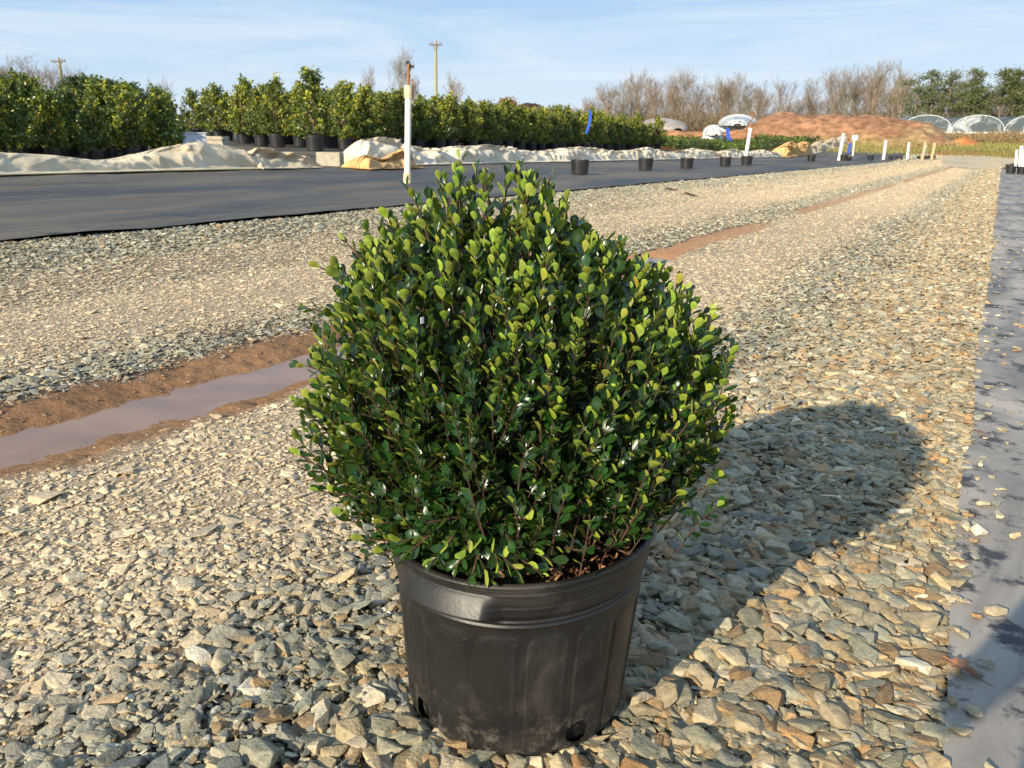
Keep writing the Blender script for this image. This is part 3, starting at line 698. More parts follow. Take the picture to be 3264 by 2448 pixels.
# single shoots that stand out of the outline, where the photograph has them
def bush_pt(dx, dy, yl): 
    dd = ray(dx, dy); t = (PC[1]+yl)/dd[1]; P = CAM+dd*t; return P-np.array([PC[0], PC[1], .004])
for dx, dy, yl, dirx, dirz, ln, nl in ((993, 345, 0, -.02, 1, .17, 12), (962, 390, -.02, -.15, 1, .12, 9), (1050, 375, .02, .1, 1, .12, 9), (1098, 375, -.03, .12, 1, .13, 11), (1030, 365, .06, .05, 1, .15, 11), (940, 430, .03, -.2, 1, .12, 9), (1140, 430, .03, .2, 1, .13, 9), (1150, 395, -.06, .3, 1, .14, 9), (905, 455, -.05, -.3, 1, .13, 10), (1210, 470, .02, .4, .9, .13, 9), (790, 495, .04, -.5, .9, .12, 9), (715, 560, .05, -.8, .7, .13, 9), (1190, 380, 0, .5, 1, .15, 9),
        (880, 405, 0, -.4, 1, .13, 9), (835, 465, 0, -.5, 1, .12, 10), (745, 520, -.05, -.7, .8, .12, 10), (685, 575, -.05, -1, .6, .12, 10), (660, 665, 0, -1, .3, .10, 9),
        (642, 785, 0, -1, .25, .11, 9), (640, 865, -.05, -1, .6, .10, 8), (642, 980, -.08, -1, .5, .16, 12), (690, 1060, -.10, -1, .15, .13, 10), (775, 1165, -.16, -1, .15, .14, 9), (800, 1195, -.16, -1, 0, .12, 8),
        (1585, 865, 0, 1, .65, .17, 11), (1560, 735, 0, 1, .5, .10, 9), (1535, 665, .03, 1, .6, .11, 9), (1480, 625, .03, .8, .7, .10, 9), (1420, 570, .05, .7, .8, .10, 9), (1335, 520, .02, .35, 1, .10, 9),
        (1500, 1030, -.08, 1, .4, .16, 10), (1480, 1075, -.1, 1, .35, .13, 9), (1420, 1095, -.12, 1, .2, .12, 9), (1320, 1080, -.17, .6, .5, .10, 8), (1270, 1065, -.2, .3, .6, .09, 8),
        (1285, 520, 0, .2, 1, .1, 9), (1225, 500, .0, .1, 1, .1, 9), (1020, 1240, -.235, -.1, -.55, .11, 11), (1060, 1250, -.235, .3, -.45, .09, 9), (1100, 1170, -.23, .1, -.2, .1, 10), (1030, 1150, -.24, 0, .05, .1, 10), (985, 1225, -.232, -.2, -.4, .11, 11), (1075, 1215, -.236, .1, -.45, .11, 11), (1120, 1235, -.232, .4, -.35, .10, 9), (930, 1215, -.222, -.4, -.3, .11, 10), (860, 1170, -.2, -.8, -.1, .12, 10), (820, 1130, -.16, -1, .1, .12, 10), (740, 1110, -.12, -1, .1, .13, 10), (720, 1030, -.08, -1, .2, .12, 10), (1170, 1240, -.225, .5, -.2, .11, 9), (960, 1190, -.22, -.2, -.4, .1, 10),
        (1200, 1215, -.215, .7, -.3, .12, 9), (1260, 1190, -.20, .9, -.05, .12, 9), (1230, 1160, -.2, .7, .2, .1, 9), (880, 1195, -.2, -.5, -.35, .1, 9), (920, 1130, -.24, -.4, .0, .1, 9), (1150, 1120, -.25, .3, .1, .1, 9)):
    tip = bush_pt(dx, dy, yl); d = np.array([dirx, -.25 if yl < -.1 else rs_.uniform(-.1, .1), dirz])
    shoot(tip, d, ln, nl, .62, upb=(.9 if dy > 900 else .1), ls=(.031 if dy > 1000 else .0275), thick=.0016, young=.8)
# fill leaves inside, interior shade painted into their darker tint
for i in range(2600):
    z = rs_.uniform(.33, .86); cx, a = crown(z); ph = rs_.uniform(0, math.tau); rho = rs_.uniform(.30, .74)
    p = np.array([cx+a*rho*math.cos(ph), a*.9*rho*math.sin(ph), z])
    y = rs_.normal(size=3)*.6+np.array([math.cos(ph), math.sin(ph), .5])
    LP.append(p); LY.append(y); LZ.append(np.array([0, 0, 1.])+rs_.normal(size=3)*.7); LS.append(.030*rs_.uniform(.7, 1.15)); LC.append((.85, .85, .9))
LP = np.array(LP); Rm = frame_from(np.array(LY), np.array(LZ)); LS = np.array(LS); n = len(LP)
Ssc = np.stack([LS*rs_.uniform(.85, 1.2, n), LS, LS], 1)
V, lp, sz, c = scatter(leafP, rs_.integers(0, 8, n), LP, Rm, Ssc, np.clip(np.array(LC), .5, 1.6))
link('foliage', mesh_np('foliage', V, lp, sz, c, True), m_leaf, hero)
print('leaves', n)
for i in range(26):                                    # main branches out of the bark
    ph = math.tau*i/26+rs_.uniform(-.1, .1); e = rs_.uniform(.12, .27); z1 = rs_.uniform(.44, .64)
    b = np.array([.03*math.cos(ph), .03*math.sin(ph), .285]); q = np.array([e*.5*math.cos(ph), e*.5*math.sin(ph), .285+(z1-.285)*.42]); t_ = np.array([e*math.cos(ph), e*math.sin(ph), z1])
    stems.tube([b, (b+q)/2+np.array([0, 0, -.01]), q, (q+t_)/2+np.array([.008, 0, .01]), t_], [.007, .0055, .0045, .0035, .002], 7, (.15, .095, .06))
stems.build('stems', m_bark, hero)
m_white = simple('white_plastic', (.78, .77, .74), 0.45, 0.05)
tg = MB(); p = bush_pt(912, 692, -.285); tg.box(p, (.0060, .0010, .0085), 0.9, (1, 1, 1), .0003); tg.build('plant_tag', m_white, hero)

# ------------------------------------------------------------------ potted hollies in the terrace bed
m_hleaf = leafmat('holly_leaf', (.155, .18, .042), (.27, .28, .06), 0.33, 0.15)
m_pot2 = simple('nursery_pot_plastic', (.022, .022, .024), 0.38, 0.3, 6.0, spec=0.5)
m_trunk = simple('holly_bark', (.30, .21, .13), 0.85, 0.3, 20.0)
m_dsoil = simple('dark_potting_soil', (.05, .03, .02), 0.95, 0.4, 20.0)
def small_pot(mb, rt_, h, k=28, ribs=14):
    V = []; prof = [(.80, 0), (.84, .02), (.905, .78), (.93, .80), (.955, .82), (.96, .97), (1.0, .975), (1.0, 1.0), (.965, 1.0), (.955, .95), (.84, .06)]
    for i, (r_, z_) in enumerate(prof):
        for j in range(k*2):
            a = math.tau*j/(k*2); rr = r_*(1-(.018 if (j % 4 == 0 and 0 < i < 3) else 0)); V.append((rr*rt_*math.cos(a), rr*rt_*math.sin(a), z_*h))
    kk = k*2
    f = [(i*kk+j, i*kk+(j+1) % kk, (i+1)*kk+(j+1) % kk, (i+1)*kk+j) for i in range(len(prof)-1) for j in range(kk)]
    f.append(tuple(range(kk))[::-1]); f.append(tuple((len(prof)-1)*kk+j for j in range(kk)))
    mb.add(V, f)
hleafP = []
for sdd in range(4):
    r = np.random.default_rng(sdd+50); f_ = r.uniform(.1, .35)
    V = np.array([(0, 0, 0), (-.28, .35, f_*.5), (0, .40, 0), (.28, .35, f_*.5), (-.22, .72, f_*.3-.05), (0, .75, -.06), (.22, .72, f_*.3-.05), (0, 1.0, -.15)])
    hleafP.append((V, np.array([0, 2, 1, 0, 3, 2, 1, 2, 5, 4, 2, 3, 6, 5, 4, 5, 7, 5, 6, 7]), np.array([3, 3, 4, 4, 3, 3])))
def holly_proto(seed, Ht=1.85, W=.62, leaf=.085, yellow=.5, nleaf=2300, potr=.285):
    r = np.random.default_rng(seed); root = empty('potted_holly', (0, 0, 0))
    mb = MB(); ph = potr*1.5; small_pot(mb, potr, ph); mb.build('pot', m_pot2, root, smooth=False)
    mb = MB(); mb.lathe([(potr*.945, ph*.90), (potr*.5, ph*.93), (.001, ph*.94)], 20, c=(1, 1, 1)); mb.build('soil', m_dsoil, root)
    tr = MB(); P = []; Yv = []; Zv = []; S = []; C = []
    # several upright leaders
    nl = int(r.integers(3, 6)); leaders = []
    top = Ht
    tr.tube([(0, 0, ph*.9), (.01, 0, ph+.10), (r.uniform(-.03, .03), r.uniform(-.03, .03), ph+.28)], [.034, .028, .024], 8)
    for i in range(nl):
        a = math.tau*i/nl+r.uniform(-.4, .4); e = r.uniform(.04, .22) if i else .02; h = top*(1.0 if i == 0 else r.uniform(.78, .98))
        p0 = np.array([0, 0, ph+.24]); p3 = np.array([e*math.cos(a), e*math.sin(a), h]); p1 = p0*.6+p3*.4+np.array([e*.5*math.cos(a), e*.5*math.sin(a), 0])
        tr.tube([p0, p1, (p1+p3)/2, p3], [.018, .013, .009, .004], 6); leaders.append((p0, p1, p3))
    nb = 150; per = nleaf//nb
    for i in range(nb):
        z = ph+.10+(top-ph-.10)*r.uniform(0, 1)**1.05; t = (z-ph)/(top-ph)
        wr_ = W*(1.0-.75*t**1.8)*(.55+.45*min(1, t*5)); a = r.uniform(0, math.tau); rho = math.sqrt(r.uniform(.1, 1))
        wr_ *= 1+.35*(float(fbm(a*1.2+seed, z*2.5, 2, seed))-.5)
        tip = np.array([wr_*rho*math.cos(a), wr_*rho*math.sin(a), z+(.34*r.random() if t > .62 and r.random() < .5 else 0)]); d = unit(np.array([math.cos(a)*.8, math.sin(a)*.8, .9])+r.normal(size=3)*.2)
        b = np.array([0, 0, z-.28*(.4+rho)]); b[2] = max(b[2], ph+.05)
        if i % 3 == 0: tr.tube([b, (b+tip)/2-np.array([0, 0, .02]), tip], [.008, .006, .003], 4)
        yb = r.random() < yellow*(.25+.75*t)
        for j in range(per):
            q = tip-d*.24*r.uniform(0, 1)+r.normal(size=3)*.035
            P.append(q); Yv.append(d*.8+r.normal(size=3)*.65); Zv.append(np.array([math.cos(a)*.4, math.sin(a)*.4, .7])+r.normal(size=3)*.55); S.append(leaf*r.uniform(.65, 1.2))
            C.append(np.array([2.2, 2.0, .9])*r.uniform(.6, 1.25) if yb and r.random() < .62 else np.array([.55, .72, .65])*r.uniform(.6, 1.3) if r.random() < .96 else np.array([2.2, 1.3, .7]))
    for i in range(nl):                                # leafy leader tips poking out
        p0, p1, p3 = leaders[i]; d = unit(p3-p1)
        for j in range(26):
            t = r.uniform(-.20, .16); an = r.uniform(0, 6.28); rad_ = np.array([math.cos(an), math.sin(an), 0])
            P.append(p3+d*t); Yv.append(d*.8+rad_*.8); Zv.append(d-rad_*.5); S.append(leaf*.8); C.append(np.array([1.3, 1.25, .8]) if r.random() < .6 else np.array([2.4, 2.0, .8]))
    P = np.array(P); n = len(P); Rm = frame_from(np.array(Yv), np.array(Zv)); S = np.array(S)
    V, lp, sz, c = scatter(hleafP, r.integers(0, 4, n), P, Rm, np.stack([S*1.1, S, S], 1), np.array(C))
    tr.build('trunk', m_trunk, root); link('foliage', mesh_np('foliage', V, lp, sz, c, False), m_hleaf, root)
    return root
protos_a = [holly_proto(600+i, 1.80, .66, .10, .30+.12*(i % 2), 3000, .27) for i in range(4)]    # close-set block on the left
protos_b = [holly_proto(700+i, [1.98, 1.9, 2.06, 1.96, 1.82, 2.02][i],   .76, .092, [.55, .75, .45, .6, .3, .9][i], 3000, .285) for i in range(6)]
first = set()
def place_holly(protos, k, x, y, rz, sc, label, group):
    src_ = protos[k]
    o = src_ if src_.name not in first else copy_tree(src_)
    first.add(src_.name)
    o.location = (x, y, zg(x, y)+.035); o.rotation_euler = (0, 0, rz); o.scale = (sc, sc, sc*random.uniform(.94, 1.06)); return tag(o, label, 'shrub', group)
GA = 'hollies in the close block on the left'; GB = 'hollies in the block behind the long cloth'
# left block
ORD = 'first second third fourth fifth sixth seventh eighth ninth tenth eleventh twelfth thirteenth fourteenth fifteenth sixteenth seventeenth eighteenth nineteenth twentieth twenty-first twenty-second twenty-third twenty-fourth twenty-fifth twenty-sixth twenty-seventh twenty-eighth twenty-ninth thirtieth'.split()
cnt = 0; fr = 0
for ui in range(5):
    for vi in range(17):
        u = -15.9-ui*.98+random.uniform(-.1, .1); v = 4.2+vi*.84+random.uniform(-.12, .12)
        x, y = uv2xy(u, v); ang = math.degrees(math.atan2(x, y))
        if ang < -35 or ang > -20.2: continue
        lab = 'dark holly standing inside the close block at the left, behind its front row'
        if ui == 0: lab = '%s holly from the left edge in the front row of the dark block' % ORD[fr]; fr += 1
        if ui == 0 and vi == 10: lab = 'dark tall-tipped holly at the right-hand corner of the left block by the white box'
        place_holly(protos_a, cnt % 4, x, y, random.uniform(0, 6.28), random.uniform(.62, .82), lab, GA); cnt += 1
# block behind the long cloth: short end row, then the front row, then the rest
endrow = [(455, 300), (528, 312), (566, 318), (600, 320.5), (681, 328)]
labs = ['bright yellow-green potted holly at the left end of the second block', 'potted holly third from the left end of the second block, low leaves over its pot', 'narrow potted holly between the two broad ones near the left end',
        'potted holly with a pale bare trunk above its pot, fourth along the short end row', 'tall two-topped holly on a pale forked trunk, its whole pot in view']
pts = []
for (dx, dy), lb, k, sc in zip(endrow, labs, (5, 1, 4, 0, 2), (1.0, .98, .92, 1.0, 1.08)):
    x, y = at(dx, dy); place_holly(protos_b, k, x, y, random.uniform(0, 6.28), sc*1.08, lb, GB); pts.append((x, y))
x, y = at(492, 305); place_holly(protos_b, 3, x, y, 1.0, .97, 'potted holly behind a fallen pot, second from the left end of the second block', GB); pts.append((x, y))
cnt = 0
for ui in range(7):
    for vi in range(29):
        v = 26.4+vi*1.28+random.uniform(-.15, .15); u = -21.6-ui*1.45+random.uniform(-.15, .15)
        if ui > 0: v += .55*ui*0+.9
        if ui > 3 and vi > 6: continue
        x, y = uv2xy(u, v)
        if v > 61 or min((math.hypot(x-p[0], y-p[1]) for p in pts), default=9) < .95: continue
        sc = random.uniform(.92, 1.18)*(1-.06*(vi/29))
        if vi == 0 and ui == 0: lab = 'leafy holly whose pot stands half hidden left of the loose concrete block'
        elif ui == 0: lab = '%s holly from the left in the front row behind the long pale cloth' % ORD[vi]
        else: lab = 'holly in the rear rows of the block behind the long pale cloth'
        
        place_holly(protos_b, cnt % 6, x, y, random.uniform(0, 6.28), sc, lab, GB); pts.append((x, y)); cnt += 1
print('hollies', cnt)
# pots tipped over between the two blocks
def tipped_pot(dx, dy, w_, tilt, rz, label, lift=0):
    x, y = at(dx, dy); dist = math.hypot(x, y); rr = w_/2/1875*dist*1.02
    mb = MB(); small_pot(mb, rr, rr*1.6)
    o = mb.build('nursery_pot', m_pot2, smooth=False)
    o.rotation_euler = (tilt, 0, rz); o.location = (x, y, zg(x, y)+.04+rr*.9+lift)
    return tag(o, label, 'pot', 'tipped nursery pots')
tipped_pot(397, 296, 32, R(-62), R(20), 'tipped black pot half behind the left block of hollies')
tipped_pot(433, 299, 36, R(-50), R(-42), 'striped shiny pot lying on its side between the two blocks of hollies')
tipped_pot(474, 303, 38, R(-60), R(40), 'black pot lying with its mouth to the right below the end hollies')

# ------------------------------------------------------------------ frost cloth, concrete blocks, box
m_cloth = simple('frost_cloth', (1, 1, 1), 0.9, 0.16, 2.0, 0.6, 7.0, vcol=True, spec=0.15)
m_conc = simple('concrete', (.40, .36, .28), 0.9, 0.2, 9.0, 0.4, 60.0)
def cloth_strip(name, v0, v1, uc, wfun, hfun, colfun, label, seed, dv=.05, nseg=34, fold=.5, group=None, dirs=1):
    nv_ = max(40, int((v1-v0)/dv)); v = np.linspace(v0, v1, nv_); s = np.linspace(0, 1, nseg)
    Sg, Vg = np.meshgrid(s, v, indexing='ij')
    w_ = wfun(v)[None, :]; h = hfun(v)[None, :]
    U = uc(v)[None, :]+w_*(.5-Sg)+0.06*(fbm(Vg*1.7, Sg*3, 3, seed+9)-.5)
    prof = np.where(Sg < .16, .10*(Sg/.16), .10+.90*np.sin(np.clip((Sg-.16)/.84, 0, 1)**.75*math.pi)**.75)
    wq = 1.3*fbm(Vg*.6, Sg*1.5, 2, seed+20); ridge = 1.25*(1-np.abs(2*fbm(Vg*1.05+Sg*2.4+wq*2, Sg*1.8-wq, 3, seed)-1)*1.0)**2.2
    rid3 = 1-np.abs(2*fbm(Vg*.7+wq, Sg*6, 3, seed+6)-1)
    ridge2 = 1.2*(1-np.abs(2*fbm(Vg*2.6-Sg*3.6+wq*3, Sg*3+3, 3, seed+3)-1))**2.5
    Z = prof*h*(1+fold*.36*(ridge-.6))+fold*(.10*h*(ridge2-.6)+.20*h*(rid3-.6))*np.clip(Sg*6, 0, 1)
    U = U+fold*.30*w_*(ridge-.6)*np.sin(Sg*math.pi)+fold*.12*w_*(ridge2-.6)*np.sin(Sg*math.pi)
    endf = np.minimum(np.clip((Vg-v0)/.25, 0, 1), np.clip((v1-Vg)/.25, 0, 1))
    Z = Z*endf**.5+.010
    X, Y = uv2xy(U, Vg); Z = Z+Zg(X, Y)+.04
    c = colfun(Vg, Sg, ridge2)
    lp, sz = grid_faces(nseg, nv_)
    lp = lp.reshape(-1, 4)[:, ::-1].ravel()
    me = mesh_np(name, np.stack([X, Y, Z], -1).reshape(-1, 3), lp, sz, np.asarray(c).reshape(-1, 3), True)
    o = link(name, me, m_cloth); md = o.modifiers.new('thick', 'SOLIDIFY'); md.thickness = .012
    return tag(o, label, 'cloth', group)
cream = np.array([.66, .55, .39]); pale = np.array([.70, .61, .47]); orange = np.array([.62, .38, .16])
def colA(v, s, r_):
    d = fbm(v*.8, s*2, 4, 15)[..., None]; c = cream*(.86+.26*d); st = (sstep(.55, .7, fbm(v*1.6+8, s*5, 4, 16))*.5)[..., None]
    c = c*(1-st)+np.array([.62, .52, .36])*st; low = ((1-sstep(.0, .10, s))*.6)[..., None]; return c*(1-low)+np.array([.45, .42, .22])*low
def colB(v, s, r_):
    d = fbm(v*.5, s*2, 4, 25)[..., None]; c = pale*(.86+.26*d); st = (sstep(.56, .72, fbm(v*.7, s*3, 4, 26))*.55)[..., None]; return c*(1-st)+np.array([.68, .52, .34])*st
def colO(v, s, r_): d = fbm(v*2, s*3, 4, 35)[..., None]; return orange*(.75+.5*d)
GC = 'frost cloth gathered along the bed edge'
def dvx(dx, dy=372): x, y = at(dx, dy); return xy2uv(x, y)
hA = lambda v: .62*(.50-.28*np.exp(-((v-10.0)/.95)**2)+.20*np.exp(-((v-12.2)/.7)**2)+.07*np.sin(v*1.3))
cloth_strip('frost_cloth', 2.0, 13.3, lambda v: -13.35+0*v, lambda v: 1.15+.1*np.sin(v), hA, colA, 'cream frost cloth heaped in a long roll along the left edge of the bed', 111, .02, 60, .44, GC)
cloth_strip('frost_cloth', 13.1, 14.9, lambda v: -13.2+0*v, lambda v: .95+0*v, lambda v: .34-.18*(v-13.1)/1.8, lambda v, s, r_: cream*(.9+.0*v[..., None])*(1-.3*s[..., None])+orange*.25*s[..., None], 'short crumpled end of cream cloth left of the loose concrete block', 131, .02, 40, 1.1, GC)
cloth_strip('frost_cloth', 15.5, 17.6, lambda v: -12.35+0*v, lambda v: .8+0*v, lambda v: .24+.09*np.sin(v*3), colO, 'tan orange crumpled cloth lying right of the loose concrete block', 151, .015, 44, 1.3, GC)
hB = lambda v: .36+.22*np.exp(-((v-18.2)/1.2)**2)+.06*np.sin(v*.9)-.0015*(v-18)
cloth_strip('frost_cloth', 16.9, 66, lambda v: -13.55-.2*np.sin(v*.2)*0, lambda v: 1.30+.1*np.sin(v*.7), hB, colB, 'long pale frost cloth with hanging folds running away along the bed', 171, .035, 44, .75, GC)
cloth_strip('frost_cloth', 62, 70, lambda v: -13.3+0*v, lambda v: 1.5+0*v, lambda v: .62+.12*np.sin(v*1.3), colO, 'orange bundle of cloth at the far end of the long pale cloth', 191, .03, 44, 1.1, GC)
cloth_strip('frost_cloth', 70, 98, lambda v: -13.2+0*v, lambda v: 1.4+0*v, lambda v: .52+.12*np.sin(v*1.1), lambda v, s, r_: (pale*.55+np.array([.5, .35, .2])*.45)*(.8+.4*fbm(v*.6, s*2, 3, 3)[..., None]), 'dull tan cloth roll beyond the orange bundle', 211, .1, 26, .9, GC)

def block(name, dx, dy, w_, d_, h, rz, label, lift=0.03, hollow=True):
    x, y = at(dx, dy); mb = MB(); bm = bmesh.new()
    mb.box((0, 0, h/2), (w_, d_, h), 0, (1, 1, 1), .008)
    if hollow:
        mb.box((w_*.5+.001, 0, h*.5), (.012, d_*.55, h*.55), 0, (.2, .2, .2), .002)
    bm.free(); o = mb.build(name, m_conc, loc=(x, y, zg(x, y)+lift)); o.rotation_euler = (0, 0, rz); return tag(o, label, 'block')
block('concrete_block', 714, 362, .56, .30, .31, R(-8), 'loose grey concrete block between the cream cloth and the orange cloth')
bx = block('concrete_block', 470, 330, .62, .40, .10, R(-12), 'flat concrete slab showing its top behind the heaped cream cloth', .36, False)
x, y = at(470, 330)
bx2 = block('concrete_block', 472, 330, .56, .36, .32, R(-12), 'concrete block under the flat slab behind the cream cloth', .03, False)
m_box = simple('white_painted_wood', (.75, .78, .82), .5, .06)
x, y = at(418, 337); mb = MB(); mb.box((0, 0, .28), (.62, .5, .50), 0, (1, 1, 1), .01); mb.box((0, 0, .545), (.66, .54, .03), 0, (1, 1, 1), .006)
o = mb.build('white_box', m_box, loc=(x, y, zg(x, y)+.03)); o.rotation_euler = (0, 0, R(30)); tag(o, 'white box with a shaded side standing behind the cream cloth', 'box')
#PART3
# ------------------------------------------------------------------ pots, risers, stakes and ribbons on the beds
def ppot(name, dx, dy, wpx, label, group, wreal=None, fill=None):
    x, y = at(dx, dy); dist = math.hypot(x, y); rr = wpx/2/1875*(y*fw[1]+CAMH*.27)*1.0
    mb = MB(); small_pot(mb, rr, rr*1.42, 20); o = empty(name, (x, y, zg(x, y)+.045), random.uniform(0, 6), label, 'pot', group)
    mb.build('pot_wall', m_pot2, o)
    mb = MB(); h = rr*1.42
    mb.lathe([(rr*.93, h*.86), (rr*.5, h*(.93 if fill else .86)), (.002, h*(.99 if fill else .87))], 18, c=(1, 1, 1)); mb.build('fill', m_white if fill else m_dsoil, o); return o
GP = 'black pots standing on the fabric along the road'
for dx, dy, wp, lab, fl in ((1252, 380, 42, 'largest of the black pots on the left fabric, right above the shrub', 0), (1394, 370, 34, 'black pot on the fabric next after the largest one', 0),
        (1483, 366, 30, 'black pot on the fabric with white fill, third from the shrub', 1), (1566, 361, 26, 'black pot with a white fill just left of the pot under the leaning riser', 1), (1612, 358.5, 26, 'black pot standing right in front of the leaning white riser', 0),
        (1752, 350, 18, 'small black pot alone before the orange cloth', 0), (1822, 348, 17, 'black pot just right of the third white riser', 0), (1834, 348, 11, 'smaller black pot touching the one right of the third white riser', 0),
        (1880, 347, 14, 'black pot between the third and the fourth white riser', 0), (1924, 346, 11, 'black pot close to the right of the fourth white riser', 0), (1937, 345, 8, 'tiny black pot, first of three in a row past the fourth riser', 0),
        (1947, 345, 8, 'tiny black pot, middle of three in a row past the fourth riser', 0), (1957, 344.5, 7, 'tiny black pot, last of three in a row past the fourth riser', 0), (1984, 344, 8, 'tiny black pot just right of the fifth riser', 0),
        (1999, 344.5, 9, 'tiny black pot left in the far cluster', 0), (2008, 344, 9, 'tiny black pot middle in the far cluster', 0), (2016, 343.5, 9, 'tiny black pot right in the far cluster by the wooden stake', 0)):
    ppot('nursery_pot', dx, dy, wp, lab, GP, fill=fl)
GR = 'black pots bunched on the right-hand fabric'
for dx, dy, wp, lab in ((2182, 377, 22, 'left front pot of the bunch at the right edge, under the white posts'), (2206, 378, 22, 'right front pot of the bunch at the right edge'), (2228, 380, 22, 'front pot of the right bunch cut by the picture edge'),
        (2178, 367, 14, 'left rear pot of the bunch at the right edge'), (2190, 366, 15, 'rear pot of the right bunch directly below the first white post'), (2200, 368, 16, 'rear pot of the right bunch between the first two white posts'), (2212, 370, 18, 'rear pot of the right bunch at the picture edge')):
    ppot('nursery_pot', dx, dy, wp, lab, GR)

m_pvc = simple('white_pvc', (.82, .80, .74), 0.32, 0.06, 6.0)
m_rust = simple('rusty_brass', (.30, .13, .045), 0.55, 0.4, 40.0, 0.3, 60.0, metal=.3)
m_pvcdirty = simple('stained_pvc', (.74, .60, .36), 0.45, 0.35, 9.0)
m_wood = simple('stake_wood', (.55, .43, .26), 0.85, 0.2, 20.0)
m_blue = simple('blue_ribbon', (.02, .10, .62), 0.5, 0.2, 8.0)
def riser(dxb, dyb, dxt, dyt, wpx, label, group='white irrigation risers along the beds', head=1, big=False):
    x, y = at(dxb, dyb); P0 = np.array([x, y, zg(x, y)+.03]); dep = (P0-CAM)@fw
    d = ray(dxt, dyt); P1 = CAM+d*dep                    # same depth as the foot
    P1 = np.array([P1[0], y+.0, P1[2]]) if abs(P1[1]-y) > .5 else P1
    v = P1-P0; Ln = np.linalg.norm(v); r_ = wpx/2/1875*dep
    root = empty('irrigation_riser', tuple(P0), 0, label, 'sprinkler riser', group); e = v/Ln
    hd = .21 if big else (.30 if head == 2 else .05)
    mb = MB(); mb.tube([e*0, e*Ln*(1-hd)], r_*.92, 20); mb.build('pipe', m_pvc, root, smooth=False)
    if big:
        mb = MB(); q = 0; mb.tube([e*0, e*.17], [r_*1.2]*2, 20); mb.build('coupling', m_pvcdirty, root)
        t = Ln*(1-hd)
        mb = MB(); mb.tube([e*(t-.15), e*(t-.02), e*(t+.05), e*(t+.055)], [r_*1.25, r_*1.25, r_*1.25, r_*.6], 20); mb.build('cap', m_pvcdirty, root)
        mb = MB(); mb.tube([e*(t+.04), e*(t+.18), e*(t+.185), e*(t+.24), e*(t+.245), e*(t+.36), e*(t+.365), e*(t+.40)], [r_*.42, r_*.42, r_*.55, r_*.55, r_*.36, r_*.36, r_*.52, r_*.45], 12)
        mb.tube([e*(t+.10)+np.array([r_*.4, 0, .03]), e*(t+.13)+np.array([r_*1.2, 0, .03]), e*(t+.02)+np.array([r_*1.35, 0, -.03]), e*(t-.12)+np.array([r_*1.35, 0, -.04])], [.012]*4, 8)
        mb.build('brass_fitting', m_rust, root)
        s = e*Ln; hm = MB(); k = r_*.74
        hm.tube([s-e*.17, s-e*.02], [k*.40, k*.34], 10); hm.tube([s-e*.03+np.array([-k*.9, 0, .0]), s+np.array([0, 0, -.02]), s+np.array([k*1.5, 0, -.075]), s+np.array([k*2.1, 0, -.07])], [k*.5, k*.6, k*.32, k*.25], 8)
        hm.box(s+np.array([-k*.35, 0, .0]), (k*1.5, k*1.1, k*1.1), .2, (1, 1, 1), k*.15); hm.box(s+np.array([k*.5, 0, -.09]), (k*.7, k*.3, k*1.6), 0, (1, 1, 1), k*.1)
        hm.box(s+np.array([k*1.9, 0, -.05]), (k*.5, k*.6, k*.9), 0, (1, 1, 1), k*.1); hm.build('sprinkler_head', m_dark, root)
    elif head == 2:
        mb = MB(); t = Ln*(1-hd); mb.tube([e*(t-.02), e*(t+.3*(Ln-t)), e*(t+.32*(Ln-t)), e*(Ln*.97)], [r_*.55, r_*.5, r_*.36, r_*.3], 10); mb.tube([e*Ln*.985-np.array([r_*1.6, 0, 0]), e*Ln*.985+np.array([r_*.8, 0, .02])], [r_*.35, r_*.5], 8); mb.build('sprinkler_head', m_rust, root)
    else:
        mb = MB(); mb.tube([e*Ln*.949, e*Ln*.985, e*Ln], [r_*.8, r_*.5, r_*.3], 8); mb.build('cap', m_rust, root)
    return root
m_dark = simple('dark_metal', (.045, .038, .028), .5, .4, 30.0, metal=.4)
riser(880, 400, 891, 141, 14.5, 'tall white irrigation riser with stained joints and a rusty sprinkler head, rising behind the shrub', big=True)
riser(1608, 357, 1619, 243, 8.5, 'leaning white riser with a long rusty top, second from the left', head=2)
riser(1812, 347.5, 1817, 285, 7.5, 'third white riser, left of the small white paddle')
riser(1908, 346.5, 1914, 302, 6.5, 'fourth white riser, at the end of the dark low hedge')
riser(1959, 346, 1964, 306, 5.5, 'fifth white riser, just left of the wooden stake pair')
riser(1996, 344, 2000, 313, 4.5, 'thin white riser standing close against the first wooden stake')
riser(2193, 368, 2197, 322, 6.0, 'short left white post above the pot bunch on the right', 'white posts above the right-hand pots')
riser(2202, 370, 2207, 313, 7.0, 'tallest white post above the pot bunch on the right', 'white posts above the right-hand pots')
riser(2207, 377, 2216, 322, 8.0, 'white post at the picture edge above the right-hand pots', 'white posts above the right-hand pots')
riser(1391, 292, 1392, 280, 6.0, 'stubby white post below the grey plastic hoop', 'white stubs by the grey hoop')
riser(1455, 293, 1455, 284, 5.0, 'stubby white post left of the small white tunnel', 'white stubs by the grey hoop')
def stake(dx, dyb, dyt, wpx, label, lean=0):
    x, y = at(dx, dyb) if dyb > 310 else azd(dx, 90); z0 = zg(x, y); dist = math.hypot(x, y); h = zat(dx, dyt, dist)-z0; w_ = wpx/1875*dist
    mb = MB(); mb.box((0, 0, h*.47), (w_, w_*.6, h*.94), .2, (1, 1, 1), w_*.08); mb.tube([(0, 0, h*.94), (0, 0, h)], [w_*.5, w_*.12], 4)
    o = mb.build('wooden_stake', m_wood, loc=(x, y, z0)); o.rotation_euler = (0, R(lean), 0); return tag(o, label, 'stake', 'wooden stakes')
stake(1992, 345, 305, 4.5, 'tall pale wooden stake left of the far riser', 3)
